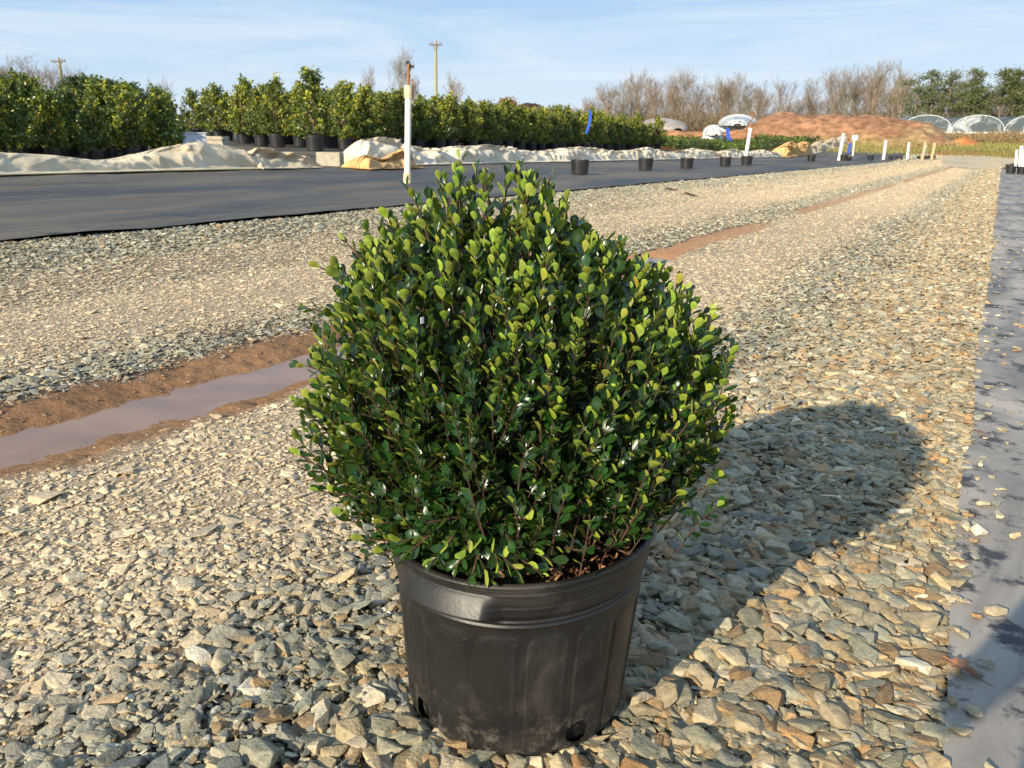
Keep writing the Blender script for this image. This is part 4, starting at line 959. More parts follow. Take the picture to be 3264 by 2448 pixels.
stake(2012, 345, 307, 4.5, 'pale wooden stake at the very tip of the left fabric', 4)
stake(2199, 366, 314, 5, 'wooden stake among the white posts on the right', 3)
stake(1406, 290, 278, 4, 'wooden stub right of the stubby post below the grey hoop')
# small white paddle sign
x, y = azd(1846, 72); z0 = zg(x, y); mb = MB(); a_ = zat(1846, 322, 72)-z0; b_2 = zat(1848, 303, 72)-z0; c_2 = zat(1848, 292, 72)-z0
mb.box((0, 0, (0+b_2)/2), (.10, .04, b_2), 0, (1, 1, 1), .01); mb.box((.02, 0, (b_2+c_2)/2), (.44, .04, c_2-b_2), 0, (1, 1, 1), .03)
tag(mb.build('paddle_sign', m_pvc, loc=(x, y, z0)), 'small blank white paddle on a post in front of the clay mound', 'sign')
def ribbon(pts, dist, wpx, label):
    mb = MB(); w_ = wpx/1875*dist
    for ch in pts:
        P = []
        for dx, dy in ch:
            x, y = azd(dx, dist); P.append(np.array([x, y, zat(dx, dy, dist)]))
        V = []; 
        for i, p in enumerate(P):
            t = P[min(i+1, len(P)-1)]-P[max(i-1, 0)]; s = unit(np.cross(t, [0, 1, .1])); k = 1 if i < len(P)-1 else .7
            for sx_, sy_ in ((-1, -1), (1, -1), (1, 1), (-1, 1)): V.append(p+s*w_/2*sx_*k+np.array([0, .012*sy_+.05*math.sin(i), 0]))
        f = []
        for i in range(len(P)-1):
            for j in range(4): f.append((i*4+j, i*4+(j+1) % 4, (i+1)*4+(j+1) % 4, (i+1)*4+j))
        f += [(3, 2, 1, 0), tuple(4*(len(P)-1)+j for j in range(4))]
        mb.add(V, f)
    return tag(mb.build('ribbon', m_blue), label, 'ribbon', 'blue marker ribbons')
ribbon([[(1272, 238), (1273.5, 250), (1273, 262), (1270, 275), (1265.5, 289)]], 41, 5.2, 'broad blue ribbon hanging in front of the hollies')
ribbon([[(1570, 276), (1574, 290), (1580, 304)], [(1569, 276), (1570, 288), (1573, 303)]], 62, 4, 'forked blue ribbon over the low green shrubs')
ribbon([[(1838, 308), (1838, 320), (1837.5, 330)]], 66, 4, 'short blue ribbon right of the third white riser')
# white plant label by the hollies
x, y = azd(1102, 38); z = zat(1102, 322, 38); mb = MB(); mb.box((0, 0, 0), (.22, .01, .20), .1, (1, 1, 1), .003); mb.tube([(0, .01, 0), (0, .01, -(z-zg(x, y)))], .01, 4)
tag(mb.build('plant_label', m_white, loc=(x, y, z)), 'small white label on a stick before the hollies, above the long cloth', 'label')
# sticks and the dead leaf
m_stick = simple('dead_stick', (.06, .04, .025), .9, .3, 20.0)
for (a, b, lab) in (((1437, 411), (1462, 415), 'left dark stick lying on the far gravel'), ((1478, 420), (1505, 425), 'right dark stick lying on the far gravel')):
    p = at(*a); q = at(*b); mb = MB(); P = [np.array([p[0]+(q[0]-p[0])*t, p[1]+(q[1]-p[1])*t, 0]) for t in (0, .3, .6, 1)]
    for i, c in enumerate(P): c[2] = zg(c[0], c[1])+float(road_off(*xy2uv(c[0], c[1])))+.03+.01*(i % 2)
    mb.tube(P, [.014, .02, .016, .008], 6); tag(mb.build('stick', m_stick), lab, 'stick')
m_dleaf = simple('dead_leaf', (.26, .12, .06), .7, .35, 50.0, .3, 80.0)
x, y = at(2066, 1475); mb = MB(); r = np.random.default_rng(3)
ol = [(0, 0), (.012, .008), (.03, .010), (.034, .024), (.046, .022), (.052, .036), (.068, .030), (.072, .018), (.10, .012), (.112, 0), (.10, -.010), (.078, -.012), (.070, -.028), (.054, -.030), (.046, -.018), (.032, -.022), (.026, -.010), (.012, -.007)]
V = [(.055, 0, .012)]+[(p, q, .008+.014*abs(q)/.03+.004*math.sin(p*90)) for p, q in ol]; V += [(a, b, c-.0012) for a, b, c in V]; m_ = len(ol)
f = [(0, 1+i, 1+(i+1) % m_) for i in range(m_)]+[(m_+1, m_+2+(i+1) % m_, m_+2+i) for i in range(m_)]+[(1+i, m_+2+i, m_+2+(i+1) % m_, 1+(i+1) % m_) for i in range(m_)]
mb.add(V, f); mb.tube([(.108, 0, .009), (.135, .004, .004), (.155, .01, .002)], .0012, 5)
o = mb.build('dead_leaf', m_dleaf, loc=(x-.02, y+.04, zg(x, y)+.022)); o.rotation_euler = (0, 0, R(-58)); o.scale = (.72, .72, .8); tag(o, 'curled brown dead leaf at the edge of the dusty fabric', 'leaf')
lf0 = o
for dx, dy, rz, sc, lb in ((1836, 689, .4, .62, 'small dark dead leaf alone on the gravel right of the shrub'), (2125, 955, 1.9, .5, 'small rusty dead leaf by the fabric edge, beyond the shrub shadow'), (2090, 1245, 2.6, .42, 'scrap of orange dead leaf at the fabric edge below the shadow level')):
    o = lf0.copy(); col.objects.link(o); x, y = at(dx, dy); o.location = (x, y, zg(x, y)+.028); o.rotation_euler = (.15, .1, rz); o.scale = (sc, sc, sc); tag(o, lb, 'leaf')

# ------------------------------------------------------------------ low green shrubs beyond the cloth
m_low = leafmat('low_shrub_leaf', (.070, .095, .022), (.12, .14, .03), .5, .2)
r = np.random.default_rng(77); P = []; C = []; Yv = []; Zv = []; S = []
for k in range(5200):
    u = r.uniform(-30, -15.2); v = r.uniform(58, 112)
    if u < -24 and v < 66: continue
    if v < 63.5 and u < -19.5: continue
    x, y = uv2xy(u, v); nz = float(fbm(u*.5, v*.16, 3, 12)); h = .50+.30*nz; z0 = zg(x, y)
    br = np.array([1.25, 1.45, .8]) if nz > .50 and v < 92 else np.array([.55, .62, .62])
    for j in range(7):
        P.append((x+r.normal()*.22, y+r.normal()*.22, z0+h*math.sqrt(r.uniform(.05, 1)))); Yv.append(r.normal(size=3)+[0, 0, .6]); Zv.append(r.normal(size=3)*.5+[0, 0, 1]); S.append(.24*r.uniform(.6, 1.2)); C.append(br*r.uniform(.6, 1.25))
P = np.array(P); n = len(P); S = np.array(S)
V, lp, sz, c = scatter(hleafP, r.integers(0, 4, n), P, frame_from(np.array(Yv), np.array(Zv)), np.stack([S]*3, 1), np.array(C))
tag(link('low_shrubs', mesh_np('low_shrubs', V, lp, sz, c, False), m_low), 'mass of low bright green shrubs growing beyond the long cloth', 'shrubs', kind='stuff')

# ------------------------------------------------------------------ clay mound, orange pile, berm
m_clay = simple('red_clay', (1, 1, 1), .95, .42, 1.6, 1.0, 4.0, vcol=True, spec=.1, detail=9.0)
def mound(name, dxs, tops, dist, depth, colf, label, cat, seed, base=None, rough=.35, kind=None):
    n = 150; m_ = 46; dx = np.linspace(dxs[0], dxs[-1], n); tp = np.interp(dx, dxs, tops)
    V = []; C = []
    for j in range(m_):
        s = j/(m_-1); dd = dist-depth*.5+depth*s
        for i in range(n):
            x, y = azd(dx[i], dd); zb = zg(x, y)-.05; zt = zat(dx[i], tp[i], dist)
            prof = max(0, math.sin(math.pi*min(1, s)))**.75
            nz = float(fbm(x*.9, y*.9, 5, seed, .6))-.5; nz2 = float(fbm(x*.25, y*.25, 2, seed+4))-.5
            h = max(0, zt-zb)*prof; edge = min(1, i/6, (n-1-i)/6)
            V.append((x, y, zb+h*edge*(1+.12*nz2)+nz*rough*1.9*min(1, h)*edge)); C.append(colf(i/(n-1), s, x, y, nz, h))
    lp, sz = grid_faces(m_, n)
    return tag(link(name, mesh_np(name, V, lp, sz, np.array(C), True), m_clay), label, cat, None, kind)
def claycol(t, s, x, y, nz, h):
    c = np.array([.32, .165, .09])*(1+.9*nz); st = float(sstep(.50, .62, fbm(x*.35, y*.35, 4, 90)))*(.15+.85*float(sstep(.66, .86, t)))*.8
    c = c*(1-st)+np.array([.30, .21, .11])*(1+.8*nz)*st
    gr = (1-min(1, h/1.1))*float(sstep(.4, .55, fbm(x*.5, y*.5, 3, 91)))*(1 if s < .5 else 0); return c*(1-gr)+np.array([.22, .19, .07])*gr
mound('clay_mound', [1572, 1600, 1630, 1666, 1700, 1757, 1800, 1826, 1870, 1930, 1951, 1985, 2006, 2021, 2045, 2075], [292, 281, 263, 247, 245, 250, 249, 253, 252, 257, 259, 262, 266, 278, 292, 306], 96, 16, claycol, 'long mound of red clay with dry straw on its right end', 'clay mound', 61)
mound('clay_pile', [2025, 2050, 2070, 2086, 2105, 2130], [318, 307, 298, 295, 302, 318], 93, 6, lambda t, s, x, y, nz, h: np.array([.52, .20, .07])*(1+.6*nz), 'small bright orange clay pile below the clear greenhouse', 'clay pile', 62, rough=.2)
mound('clay_bank', [1370, 1400, 1450, 1500, 1560, 1600, 1640], [296, 284, 283, 285, 283, 281, 292], 84, 7, lambda t, s, x, y, nz, h: np.array([.40, .19, .09])*(1+.8*nz), 'low red clay bank running below the plastic hoops', 'clay bank', 63, rough=.2)

# ------------------------------------------------------------------ plastic hoops and the greenhouse
def plastic(name, c1, c2, rough, thr, alpha=None, sc=1.2):
    m, nt, b, L = newmat(name); tc = N(nt, 'ShaderNodeTexCoord'); n1 = N(nt, 'ShaderNodeTexNoise', i_Scale=sc, i_Detail=7.0, i_Roughness=.65, i_Distortion=1.2); L(tc.outputs['Object'], n1.inputs[0])
    r1 = N(nt, 'ShaderNodeValToRGB'); r1.color_ramp.elements[0].position = thr[0]; r1.color_ramp.elements[1].position = thr[1]; r1.color_ramp.elements[0].color = (*c1, 1); r1.color_ramp.elements[1].color = (*c2, 1)
    L(n1.outputs[0], r1.inputs[0]); L(r1.outputs[0], b.inputs['Base Color']); b.inputs['Roughness'].default_value = rough
    bp = N(nt, 'ShaderNodeBump', i_Strength=.7, i_Distance=.15); L(n1.outputs[0], bp.inputs['Height']); L(bp.outputs[0], b.inputs['Normal'])
    if alpha: b.inputs['Alpha'].default_value = alpha
    return m
m_sil = plastic('silver_plastic', (.20, .235, .26), (.62, .63, .62), .30, (.42, .62))
m_gry = plastic('grey_plastic', (.27, .235, .215), (.40, .36, .33), .55, (.4, .65))
m_wht = plastic('white_plastic_sheet', (.16, .16, .16), (.70, .68, .62), .5, (.35, .5))
m_clear = plastic('clear_film', (.10, .125, .14), (.66, .70, .74), .16, (.50, .70), .80, .55)
m_steel = simple('white_steel', (.72, .74, .76), .45, .1)
m_dkend = simple('dark_interior_sheet', (.13, .13, .12), .7, .5, 2.0)
def hoop(dxl, dxr, dyt, dyb, dist, lenm, rot, mat, label, parts=True, flat=.985):
    x0, y0 = azd(dxl, dist); x1, y1 = azd(dxr, dist); W_ = math.hypot(x1-x0, y1-y0); cx, cy = (x0+x1)/2, (y0+y1)/2; zt = zat((dxl+dxr)/2, dyt, dist); zb = zat((dxl+dxr)/2, dyb, dist)
    zgr = zg(cx, cy); h = zt-zb
    root = empty('hoop_tunnel', (cx, cy, zb), rot, label, 'plastic tunnel', 'plastic covered tunnels')
    n = 40; m_ = 22; V = []
    for j in range(m_):
        t = j/(m_-1); yy = (t-.5)*lenm; k = math.sin(math.pi*min(1, max(0, .5+(t-.5)*flat)))**.45
        for i in range(n):
            a = math.pi*i/(n-1); w2 = 1+.02*math.sin(i*2.1+j); V.append((-math.cos(a)*W_/2*k*w2, yy, math.sin(a)**.9*h*k*(1+.03*math.sin(j*1.9))+(.03*math.sin(i*5) if i in (0, n-1) else 0)))
    lp, sz = grid_faces(m_, n); o = link('cover', mesh_np('cover', V, lp, sz, None, True), mat, root); md = o.modifiers.new('t', 'SOLIDIFY'); md.thickness = .03
    mb = MB()                                          # bows showing through the sheet, and end skirts
    for j in range(1, m_-1, 4):
        yy = (j/(m_-1)-.5)*lenm; k = math.sin(math.pi*(.5+(j/(m_-1)-.5)*flat))**.45
        mb.tube([(-math.cos(math.pi*i/12)*W_/2*k, yy, math.sin(math.pi*i/12)**.9*h*k+.03) for i in range(13)], .035, 5)
    mb.build('bows', m_steel if mat is not m_gry else m_gry, root)
    mb = MB()                                          # bank of earth the tunnel stands on
    if zb > zgr: mb.lathe([(W_*.75, zgr-zb-.05), (W_*.6, -.25), (W_*.5, 0), (.01, .02)], 24); mb.build('earth_base', m_clay, root)
    return root
hoop(1378, 1476, 256, 282, 92, 9, R(12), m_gry, 'low tunnel under grimy grey plastic, behind the right end of the hollies')
hoop(1549, 1634, 248, 273, 108, 12, R(-14), m_sil, 'silver and grey shiny plastic tunnel at the left end of the clay mound')
hoop(1519, 1558, 271, 293, 80, 3.2, R(0), m_wht, 'small white tunnel with a dark patch, left of the forked blue ribbon')
GD = 140
gx0, gy0 = azd(1944, GD); gx1, gy1 = azd(2053, GD)
bw = math.hypot(gx1-gx0, gy1-gy0); gdir = np.array([gx1-gx0, gy1-gy0])/bw; gperp = np.array([-gdir[1], gdir[0]]); gaz = math.atan2(gdir[1], gdir[0])
gr = empty('greenhouse', (gx0, gy0, zg(gx0, gy0)), gaz, 'clear plastic greenhouse of joined arched bays on posts at the right', 'greenhouse')
zg0 = zg(gx0, gy0); gut = zat(2040, 285, GD)-zg0-.1; rise = zat(2100, 247, GD)-zat(2100, 285, GD)
zgr = zg0
for b in range(5):
    V = []; n = 28; m_ = 20; Lg = 34.0; sk = -.30
    for j in range(m_):
        yy = Lg*j/(m_-1)
        for i in range(n):
            a = math.pi*i/(n-1); V.append((bw*(b+.5)+(-math.cos(a))*bw*.5+sk*yy, yy, gut+math.sin(a)**.8*rise*(1+.02*math.sin(j*3+i))))
    lp, sz = grid_faces(m_, n); link('roof_bay', mesh_np('roof_bay', V, lp, sz, None, True), m_clear, gr)
    mb = MB()
    for j in (0,):
        yy = Lg*j/(m_-1); mb.tube([(bw*(b+.5)-math.cos(math.pi*i/16)*bw*.5+sk*yy, yy, gut+math.sin(math.pi*i/16)**.8*rise+.03) for i in range(17)], .045, 5)
    mb.build('end_frame', m_steel, gr)
    V = [(bw*(b+.5), 0.05, gut+rise*.02)]+[(bw*(b+.5)-math.cos(math.pi*i/20)*bw*.5, .05+.02*(i % 2), gut+math.sin(math.pi*i/20)**.8*rise) for i in range(21)]
    mb = MB(); mb.add(V, [(0, i, i+1) for i in range(1, 21)]); mb.build('end_sheet', m_clear, gr)
    mb = MB(); mb.box((bw*(b+1)-.0, Lg/2, gut), (.5, Lg, .22), 0); 
    mb.build('gutter', m_steel, gr)
    for q in (0, .33, .66): mb = MB(); mb.tube([(bw*(b+q), .1, -.4), (bw*(b+q), .1, gut-.12)], .09, 6); mb.build('post', m_steel, gr)
mb = MB(); mb.box((bw*2.5, -.05, gut-.02), (bw*5, .16, .30), 0); mb.build('eave_beam', m_steel, gr)

# ------------------------------------------------------------------ utility poles
m_pole = simple('weathered_pole', (.34, .33, .20), .85, .15, 6.0)
def upole(dx, dyt, dist, armpx, armdy, label, lean, rz):
    x, y = azd(dx, dist, dyt+25); z0 = zg(x, y); h = zat(dx, dyt, dist)-z0; w_ = armpx/1875*dist
    root = empty('utility_pole', (x, y, z0), 0, label, 'utility pole', 'utility poles'); root.rotation_euler = (0, R(lean), 0)
    mb = MB(); mb.tube([(0, 0, 0), (0, 0, h*.5), (0, 0, h)], [.26, .22, .17], 12); mb.build('pole', m_pole, root)
    ha = zat(dx, armdy, dist)-z0; mb = MB(); ca, sa = math.cos(rz), math.sin(rz)
    mb.box((0, -.2, ha), (w_, .13, .16), rz, (1, 1, 1), .01)
    for s in (-1, 1): mb.tube([(s*w_*.25, -.2, ha-.05), (0, -.15, ha-.75)], .035, 5)
    mb.build('crossarm', m_wood2, root); mb = MB()
    for s in (-.46, -.28, .28, .46): mb.lathe([(.05, 0), (.09, .06), (.06, .14), (.08, .18), (.02, .24)], 8, (s*w_*ca, -.2+s*w_*sa, ha+.08))
    mb.lathe([(.05, 0), (.09, .06), (.02, .24)], 8, (0, 0, h)); mb.build('insulators', m_sil, root)
m_wood2 = simple('crossarm_wood', (.16, .12, .10), .85, .2, 6.0)
upole(939.5, 89, 125, 25, 97, 'tall greenish utility pole with one crossarm, right of the rusty riser', .6, R(-4))
upole(133, 127, 125, 28, 133, 'left utility pole with one crossarm above the dark hollies', -1.2, R(-8))

# ------------------------------------------------------------------ trees
m_twig = simple('bare_twigs', (1, 1, 1), .95, .15, .3, vcol=True, spec=.1)
def bare_tree(seed, H, spread, twigc, name='bare_tree', dens=1.0, trunk_r=.17, lean=0.0):
    r = np.random.default_rng(seed); tr = MB(); P0 = []; P1 = []; RR = []
    root = empty(name, (0, 0, 0))
    def grow(p, d, L, rad, lv):
        n = 3 if lv < 3 else 2; q = p; pts = [p]; dd = d
        for i in range(n):
            dd = unit(dd+r.normal(size=3)*.10+np.array([0, 0, .16])); q = q+dd*L/n; pts.append(q)
        if lv <= 1: tr.tube(pts, [rad*(1-.6*i/n) for i in range(n+1)], 6 if lv == 0 else 5, twigc*1.5)
        else:
            for i in range(n): P0.append(pts[i]); P1.append(pts[i+1]); RR.append(rad*(1-.3*i))
        if lv >= 4: return
        nb = (9, 7, 6, 5)[lv]
        for i in range(nb):
            t = (.30 if lv == 0 else .15)+(.70 if lv == 0 else .83)*(i+r.uniform(.1, .9))/nb
            k = min(n-1, int(t*n)); b = pts[k]+(pts[k+1]-pts[k])*(t*n-k)
            az = i*2.4+seed+r.normal()*.4; e1 = unit(np.cross(d, [.31, .17, .9] if abs(d[2]) < .95 else [1, .2, 0])); e2 = np.cross(d, e1); rd = e1*math.cos(az)+e2*math.sin(az)
            op = r.uniform(.45, .85)*(.6+.5*spread); c = unit(d*math.cos(op)+rd*math.sin(op)+np.array([0, 0, .12]))
            l = (H*.40*(.55+.75*math.sin(math.pi*min(1, max(0, t*1.0-.12))))*(.7+.4*spread) if lv == 0 else L*r.uniform(.40, .62))*r.uniform(.8, 1.15)
            grow(b, c, l, (rad*.42 if lv == 0 else max(rad*.5, .019)), lv+1)
    grow(np.array([0, 0, 0.]), unit(np.array([lean, 0, 1.])), H*.86, trunk_r, 0)
    tr.build('trunk', m_twig, root)
    P0 = np.array(P0); P1 = np.array(P1); RR = np.array(RR)
    d = P1-P0; L = np.linalg.norm(d, axis=1, keepdims=True); d = d/(L+1e-9)
    a = np.cross(d, np.tile([.3, .2, 1.0], (len(d), 1))); a /= np.linalg.norm(a, axis=1, keepdims=True)+1e-9; b = np.cross(d, a); V = []
    for k in range(3):
        e = a*math.cos(k*2.094)+b*math.sin(k*2.094); V.append(P0+e*RR[:, None]); V.append(P1+e*RR[:, None]*.75)
    V = np.stack(V, 1).reshape(-1, 3); n = len(P0); bs = np.arange(n)*6
    f = np.concatenate([np.stack([bs+2*k, bs+2*((k+1) % 3), bs+2*((k+1) % 3)+1, bs+2*k+1], 1) for k in range(3)])
    c = np.tile(twigc, (len(V), 1))*np.repeat(r.uniform(.8, 1.2, n), 6)[:, None]
    link('crown', mesh_np('crown', V, f.ravel(), np.full(len(f), 4), c, False), m_twig, root)
    return root
tw = [np.array(c) for c in ((0.234, 0.185, 0.126), (0.242, 0.185, 0.133), (0.203, 0.167, 0.118), (0.281, 0.222, 0.163), (0.234, 0.163, 0.111))]
bprot = [bare_tree(900+i, 12, [.75, .6, .9, .7, .8, .55, .85, .7][i], tw[i % 5], dens=[1.0, 1.0, 1.05, 1.0, 1.0, 1.05, 1.0, 1.0][i]) for i in range(8)]
bh = []
for o in bprot:
    hmax = 0; wmax = 0
    for ch in o.children:
        co = np.empty(len(ch.data.vertices)*3, np.float32); ch.data.vertices.foreach_get('co', co); co = co.reshape(-1, 3); hmax = max(hmax, co[:, 2].max()); wmax = max(wmax, np.percentile(np.abs(co[:, 0]), 98))
    bh.append((hmax, wmax))
used = set()
def put_bare(k, dx, dyt, dist, wpx, label, group):
    src_ = bprot[k]; o = src_ if k not in used else copy_tree(src_); used.add(k)
    x, y = azd(dx, dist, dyt+40); z0 = zg(x, y)-.2; h = zat(dx, dyt, dist)-z0; s = 1.16*h/bh[k][0]; ws = (wpx/2/1875*dist)/bh[k][1] if wpx else s*random.uniform(.8, 1.05)
    o.location = (x, y, z0); o.scale = (ws, ws, s); o.rotation_euler = (0, 0, random.uniform(0, 6.28)); return tag(o, label, 'tree', group)
GT = 'bare winter trees on the skyline'
put_bare(0, 862, 116, 150, 66, 'bare round-crowned tree just left of the rusty sprinkler head', GT)
put_bare(1, 893, 178, 155, 40, 'smaller bare tree directly behind the tall white riser', GT)
put_bare(5, 793, 157, 160, 34, 'thin bare tree left of the round-crowned one', GT)
put_bare(3, 980, 168, 150, 40, 'sparse crooked bare tree right of the tall utility pole', GT)
put_bare(2, 42, 136, 120, 74, 'broad bare tree at the far left above the hollies', GT)
put_bare(4, 82, 148, 125, 66, 'second broad bare tree from the left, touching the first', GT)
put_bare(6, 112, 150, 125, 46, 'pinkish bare tree left of the left utility pole', GT)
put_bare(0, 152, 152, 130, 60, 'pinkish bare tree right of the left utility pole', GT)
put_bare(7, 335, 178, 140, 50, 'small bare crown above the hollies, right of the dark evergreens', GT)
put_bare(1, 10, 160, 120, 60, 'low bare tree cut by the left picture edge', GT)
def treelab(dx):
    return 'bare tree in the wood rising over the right end of the hollies' if dx < 1400 else 'bare tree in the wood behind the plastic tunnels' if dx < 1650 else 'bare tree in the winter wood behind the clay mound' if dx < 1960 else 'bare tree in the wood behind the clear greenhouse'
nice = {1388: 163, 1310: 192, 1340: 185, 1365: 172, 1415: 172, 1450: 176, 1478: 160, 1500: 178, 1552: 174, 1570: 180, 1603: 172, 1640: 184, 1692: 176, 1745: 180, 1800: 160, 1835: 152, 1868: 170, 1890: 152, 1925: 148, 1950: 160}
names_ = {1388: 'round-topped bare tree, first high crown right of the hollies', 1478: 'bare tree with the highest crown above the silver tunnel', 1603: 'slim pale bare tree right of the silver tunnel', 1692: 'twiggy bare tree above the left part of the clay mound',
          1745: 'narrow bare tree above the middle of the clay mound', 1835: 'tall dense bare tree, left of the tallest pair', 1890: 'left one of the tallest bare pair over the right part of the mound', 1925: 'right one of the tallest bare pair, beside the pines'}
k = 0
for dx, dyt in nice.items():
    put_bare(k % 8, dx, dyt, random.uniform(165, 190), None, names_.get(dx, treelab(dx)), GT); k += 1
for i in range(46):
    dx = 1150+i*24+random.uniform(-7, 7)
    top = np.interp(dx, [1150, 1250, 1330, 1450, 1600, 1700, 1780, 1850, 1950, 2060, 2130, 2212, 2300], [222, 208, 192, 182, 190, 192, 188, 170, 168, 188, 200, 182, 182])+random.uniform(6, 34)
    put_bare(k % 8, dx, top, random.uniform(175, 235), None, treelab(dx), GT); k += 1
for dx, top in ((2075, 165), (2120, 190), (2135, 196), (2185, 180), (2205, 178), (2225, 172), (2042, 176)):
    put_bare(k % 8, dx, top, 165, None, 'grey bare tree among the pines at the right', GT); k += 1
# tan brush below the trees
r = np.random.default_rng(9)
def brush(name, dx0, dx1, n, dist0, dist1, h0, h1, cols, label, cat, rad=.035, nseg=5):
    P0 = []; P1 = []; C = []
    dxs = r.uniform(dx0, dx1, n); ds = r.uniform(dist0, dist1, n)
    for i in range(n):
        x, y = azd(dxs[i], ds[i]); z = zg(x, y)-.1; p = np.array([x, y, z]); d = unit(np.array([r.normal()*.25, r.normal()*.25, 1])); h = r.uniform(h0, h1)*(.6+.8*float(fbm(x*.15, y*.15, 3, 6))); c = np.array(cols[r.integers(0, len(cols))])*r.uniform(.7, 1.2)
        P0.append(p); P1.append(p+d*h); C.append(c)
        for j in range(nseg):
            t = r.uniform(.2, .95); b = p+d*h*t; e = unit(d+r.normal(size=3)*.8); P0.append(b); P1.append(b+e*h*r.uniform(.15, .4)); C.append(c)
    P0 = np.array(P0); P1 = np.array(P1); d = P1-P0; d /= np.linalg.norm(d, axis=1, keepdims=True)
    a = np.cross(d, np.tile([.3, .9, .4], (len(d), 1))); a /= np.linalg.norm(a, axis=1, keepdims=True)+1e-9; b = np.cross(d, a); V = []
    for k_ in range(3):
        e = a*math.cos(k_*2.094)+b*math.sin(k_*2.094); V.append(P0+e*rad); V.append(P1+e*rad*.6)
    V = np.stack(V, 1).reshape(-1, 3); m_ = len(P0); bs = np.arange(m_)*6
    f = np.concatenate([np.stack([bs+2*q, bs+2*((q+1) % 3), bs+2*((q+1) % 3)+1, bs+2*q+1], 1) for q in range(3)])
    return tag(link(name, mesh_np(name, V, f.ravel(), np.full(len(f), 4), np.repeat(np.array(C), 6, axis=0), False), m_twig), label, cat, kind='stuff')
brush('undergrowth', 1120, 2330, 9000, 165, 215, 2.0, 5.0, [(.22, .17, .11), (.19, .14, .095), (.21, .18, .12), (.26, .165, .11), (.15, .13, .085)], 'tangled tan brush and saplings filling the foot of the winter wood', 'undergrowth', .035, 7)
brush('dry_weeds', 2020, 2330, 2600, 96, 128, .5, 1.3, [(.24, .17, .09), (.17, .12, .07), (.28, .22, .11)], 'dry brown weeds below the clear greenhouse', 'weeds', .025, 4)
brush('straw_litter', 1930, 2070, 700, 87, 93, .2, .7, [(.38, .28, .15), (.25, .19, .10)], 'dry straw and stalks lying over the right end of the clay mound', 'straw', .03, 3)
# grass strip past the end of the road
n = 26000; P0 = []; dxs = r.uniform(1700, 2330, n); ds = r.uniform(76, 118, n); dd = r.uniform(0, 1, n)
V = []; C = []
for i in range(n):
    x, y = azd(dxs[i], ds[i]); 
    if float(fbm(x/7+3, y/4, 4, 21)) > .53 and ds[i] < 100 and r.random() < .8: continue
    z = zg(x, y)-.02; h = r.uniform(.10, .34); w_ = .03; lx, ly = r.normal(0, .08, 2); V += [(x-w_, y, z), (x+w_, y, z), (x+lx, y+ly, z+h)]
    c = np.array([(.22, .21, .06), (.34, .28, .12), (.15, .17, .05)][r.integers(0, 3)])*r.uniform(.8, 1.2); C += [c, c, c]
m_grass = simple('dry_grass', (1, 1, 1), .9, .15, 1.0, vcol=True, spec=.1)
tag(link('grass', mesh_np('grass', V, np.arange(len(V)), np.full(len(V)//3, 3), np.array(C), False), m_grass), 'yellow green rough grass past the end of the gravel road', 'grass', kind='stuff')

m_needle = leafmat('pine_needles', (.10, .125, .04), (.13, .15, .045), .6, .15)
def pine(name, dx, dyt, dist, H, spread, seed, label, cat='tree', bushy=False, group=None, base=.35, cc=(1, 1, 1), hh=None):
    r = np.random.default_rng(seed); x, y = azd(dx, dist); z0 = zg(x, y)-.2; Ht = (zat(dx, dyt, dist)-z0); root = empty(name, (x, y, z0), 0, label, cat, group)
    tr = MB(); tr.tube([(0, 0, 0), (.1, .05, Ht*.5), (r.uniform(-.4, .4), 0, Ht*.97)], [.22, .17, .05], 7, (.20, .15, .11)); P = []; C = []
    nb = 25 if not bushy else 90
    for i in range(nb):
        t = base+(1-base)*(i+r.uniform(0, 1))/nb; a = r.uniform(0, 6.28); L = spread*(1.05-t**2.2 if bushy else (1.0-t)*1.3+.35)*(r.uniform(.3, 1.25) if bushy else r.choice([.35, .8, 1.3])); b = np.array([0, 0, Ht*t*.97]); e = b+np.array([math.cos(a)*L, math.sin(a)*L, L*.18])
        tr.tube([b, (b+e)/2-np.array([0, 0, .05]), e], [.05, .035, .02], 4, (.19, .15, .11))
        for cl in range(3):
            c0 = b+(e-b)*(1-.28*cl) ; m_ = 34
            if cl and r.random() < .4: continue
            sh = r.uniform(.75, 1.25); q = c0+r.normal(size=(m_, 3))*(np.array([.55, .55, .22]) if not bushy else np.array([.42, .42, .22]))*(.6+.12*spread); P.append(q); C.append(np.tile(np.array(cc)*sh, (m_, 1)))
    P = np.concatenate(P); n = len(P); S = r.uniform(.22, .42, n)
    V, lp, sz, c = scatter(hleafP, r.integers(0, 4, n), P, frame_from(r.normal(size=(n, 3))+[0, 0, .5], r.normal(size=(n, 3))+[0, 0, 1]), np.stack([S*.8, S, S], 1), np.concatenate(C))
    tr.build('trunk', m_twig, root); link('crown', mesh_np('crown', V, lp, sz, c, False), m_needle, root); return root
GPN = 'pines at the right'
pine('pine_tree', 1968, 160, 158, 1, 3.4, 1, 'dense green pine at the left end of the pines, beside the tallest bare pair', base=.12, group=GPN)
pine('pine_tree', 1997, 151, 160, 1, 2.2, 2, 'second pine from the left with a pointed top', base=.35, group=GPN)
pine('pine_tree', 2040, 153, 160, 1, 2.3, 3, 'pine left of the gap in the tree line', base=.4, group=GPN)
pine('pine_tree', 2082, 150, 158, 1, 2.2, 4, 'tufted pine above the first greenhouse bays, left of the open sky gap', base=.42, group=GPN)
pine('pine_tree', 2092, 185, 156, 1, 2.0, 5, 'lower pine leaning against the tufted one by the sky gap', base=.4, group=GPN)
pine('pine_tree', 2150, 148, 160, 1, 2.4, 6, 'open-crowned pine standing over the greenhouse right of the sky gap', base=.5, group=GPN)
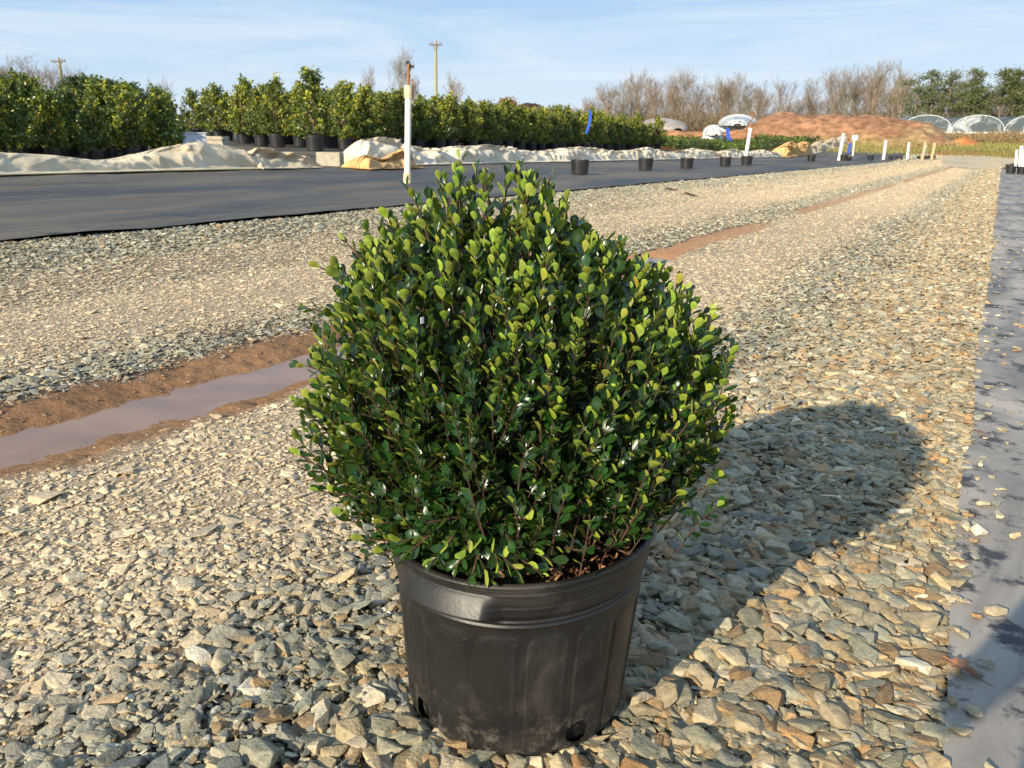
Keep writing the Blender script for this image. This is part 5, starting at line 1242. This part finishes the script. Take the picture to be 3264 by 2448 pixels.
pine('pine_tree', 2178, 150, 160, 1, 2.3, 7, 'rightmost pine, its tuft touching the open-crowned one', base=.55, group=GPN)
pine('pine_tree', 2208, 176, 158, 1, 2.2, 8, 'darker low pine at the right picture edge', base=.4, group=GPN)
GE = 'dark evergreens behind the left hollies'
for i, (dx, dyt, lb) in enumerate(((170, 172, 'left dark evergreen rising behind the hollies near the left pole'), (205, 170, 'tallest dark evergreen mass behind the left hollies'), (250, 180, 'broad dark evergreen in the middle behind the left hollies'), (290, 187, 'rightmost dark evergreen behind the left hollies'))):
    pine('evergreen_tree', dx, dyt, 95, 1, 3.0, 30+i, lb, bushy=True, group=GE, base=.1, cc=(.55, .7, .8))
# russet tree and dark mulch heap behind the holly rows
pine('russet_tree', 1095, 216, 130, 1, 3.0, 50, 'round russet-leaved oak showing above the hollies right of centre', bushy=True, base=.2, cc=(2.3, .85, .9))
mound('mulch_heap', [1108, 1125, 1140, 1155, 1172, 1190], [236, 225, 221, 223, 229, 240], 118, 8, lambda t, s, x, y, nz, h: np.array([.07, .045, .035])*(1+.6*nz), 'dark brown mulch heap showing above the hollies', 'mulch heap', 66, rough=.3)

# ------------------------------------------------------------------ the photographer, whose shadow falls on the right-hand fabric
m_coat = simple('dark_coat', (.06, .07, .10), .9, .2, 20.0); m_skin = simple('skin', (.55, .36, .26), .55, .1, 20.0); m_hair = simple('hair', (.06, .04, .03), .7, .3, 40.0)
def skinned(name, verts, edges, radii, mat, parent, sub=2):
    me = bpy.data.meshes.new(name); me.from_pydata(verts, edges, []); o = bpy.data.objects.new(name, me); col.objects.link(o)
    o.parent = parent; me.materials.append(mat)
    s = o.modifiers.new('skin', 'SKIN'); 
    if not me.skin_vertices: 
        bpy.context.view_layer.objects.active = o
    for i, rr in enumerate(radii): me.skin_vertices[0].data[i].radius = (rr, rr*.85)
    me.skin_vertices[0].data[0].use_root = True; u = o.modifiers.new('sub', 'SUBSURF'); u.levels = sub; u.render_levels = sub; return o
pr = empty('person', (-.36, -.62, zg(-.36, -.62)), R(-20), 'person in a dark coat crouching behind the camera, seen only as a shadow', 'person')
vv_ = [(0, 0, .52), (0, .03, .72), (0, .06, .95), (0, .08, 1.10), (0, .10, 1.17), (-.10, 0, .50), (-.14, .30, .48), (-.14, .22, .10), (-.14, .34, .05), (.10, 0, .50), (.15, .30, .46), (.15, .16, .10), (.15, .28, .05),
      (-.19, .07, 1.05), (-.22, .22, .86), (-.10, .42, .93), (-.06, .50, .96), (.19, .07, 1.05), (.23, .22, .86), (.11, .42, .93), (.07, .50, .96), (0, .13, 1.30), (0, .14, 1.36)]
ed = [(0, 1), (1, 2), (2, 3), (3, 4), (0, 5), (5, 6), (6, 7), (7, 8), (0, 9), (9, 10), (10, 11), (11, 12), (3, 13), (13, 14), (14, 15), (15, 16), (3, 17), (17, 18), (18, 19), (19, 20), (4, 21), (21, 22)]
ra = [.15, .14, .16, .13, .055, .10, .075, .05, .045, .10, .075, .05, .045, .07, .05, .04, .035, .07, .05, .04, .035, .095, .085]
try:
    skinned('body', vv_, ed, ra, m_coat, pr)
except Exception as ex:
    print('skin failed', ex)
    mb = MB()
    for a, b in ed: mb.tube([vv_[a], vv_[b]], [ra[a], ra[b]], 10)
    mb.build('body', m_coat, pr)
mb = MB(); mb.lathe([(.001, .17), (.06, .16), (.095, .11), (.105, .04), (.10, -.02), (.09, -.06)], 20, (0, .12, 1.30)); mb.build('hair', m_hair, pr, smooth=True)
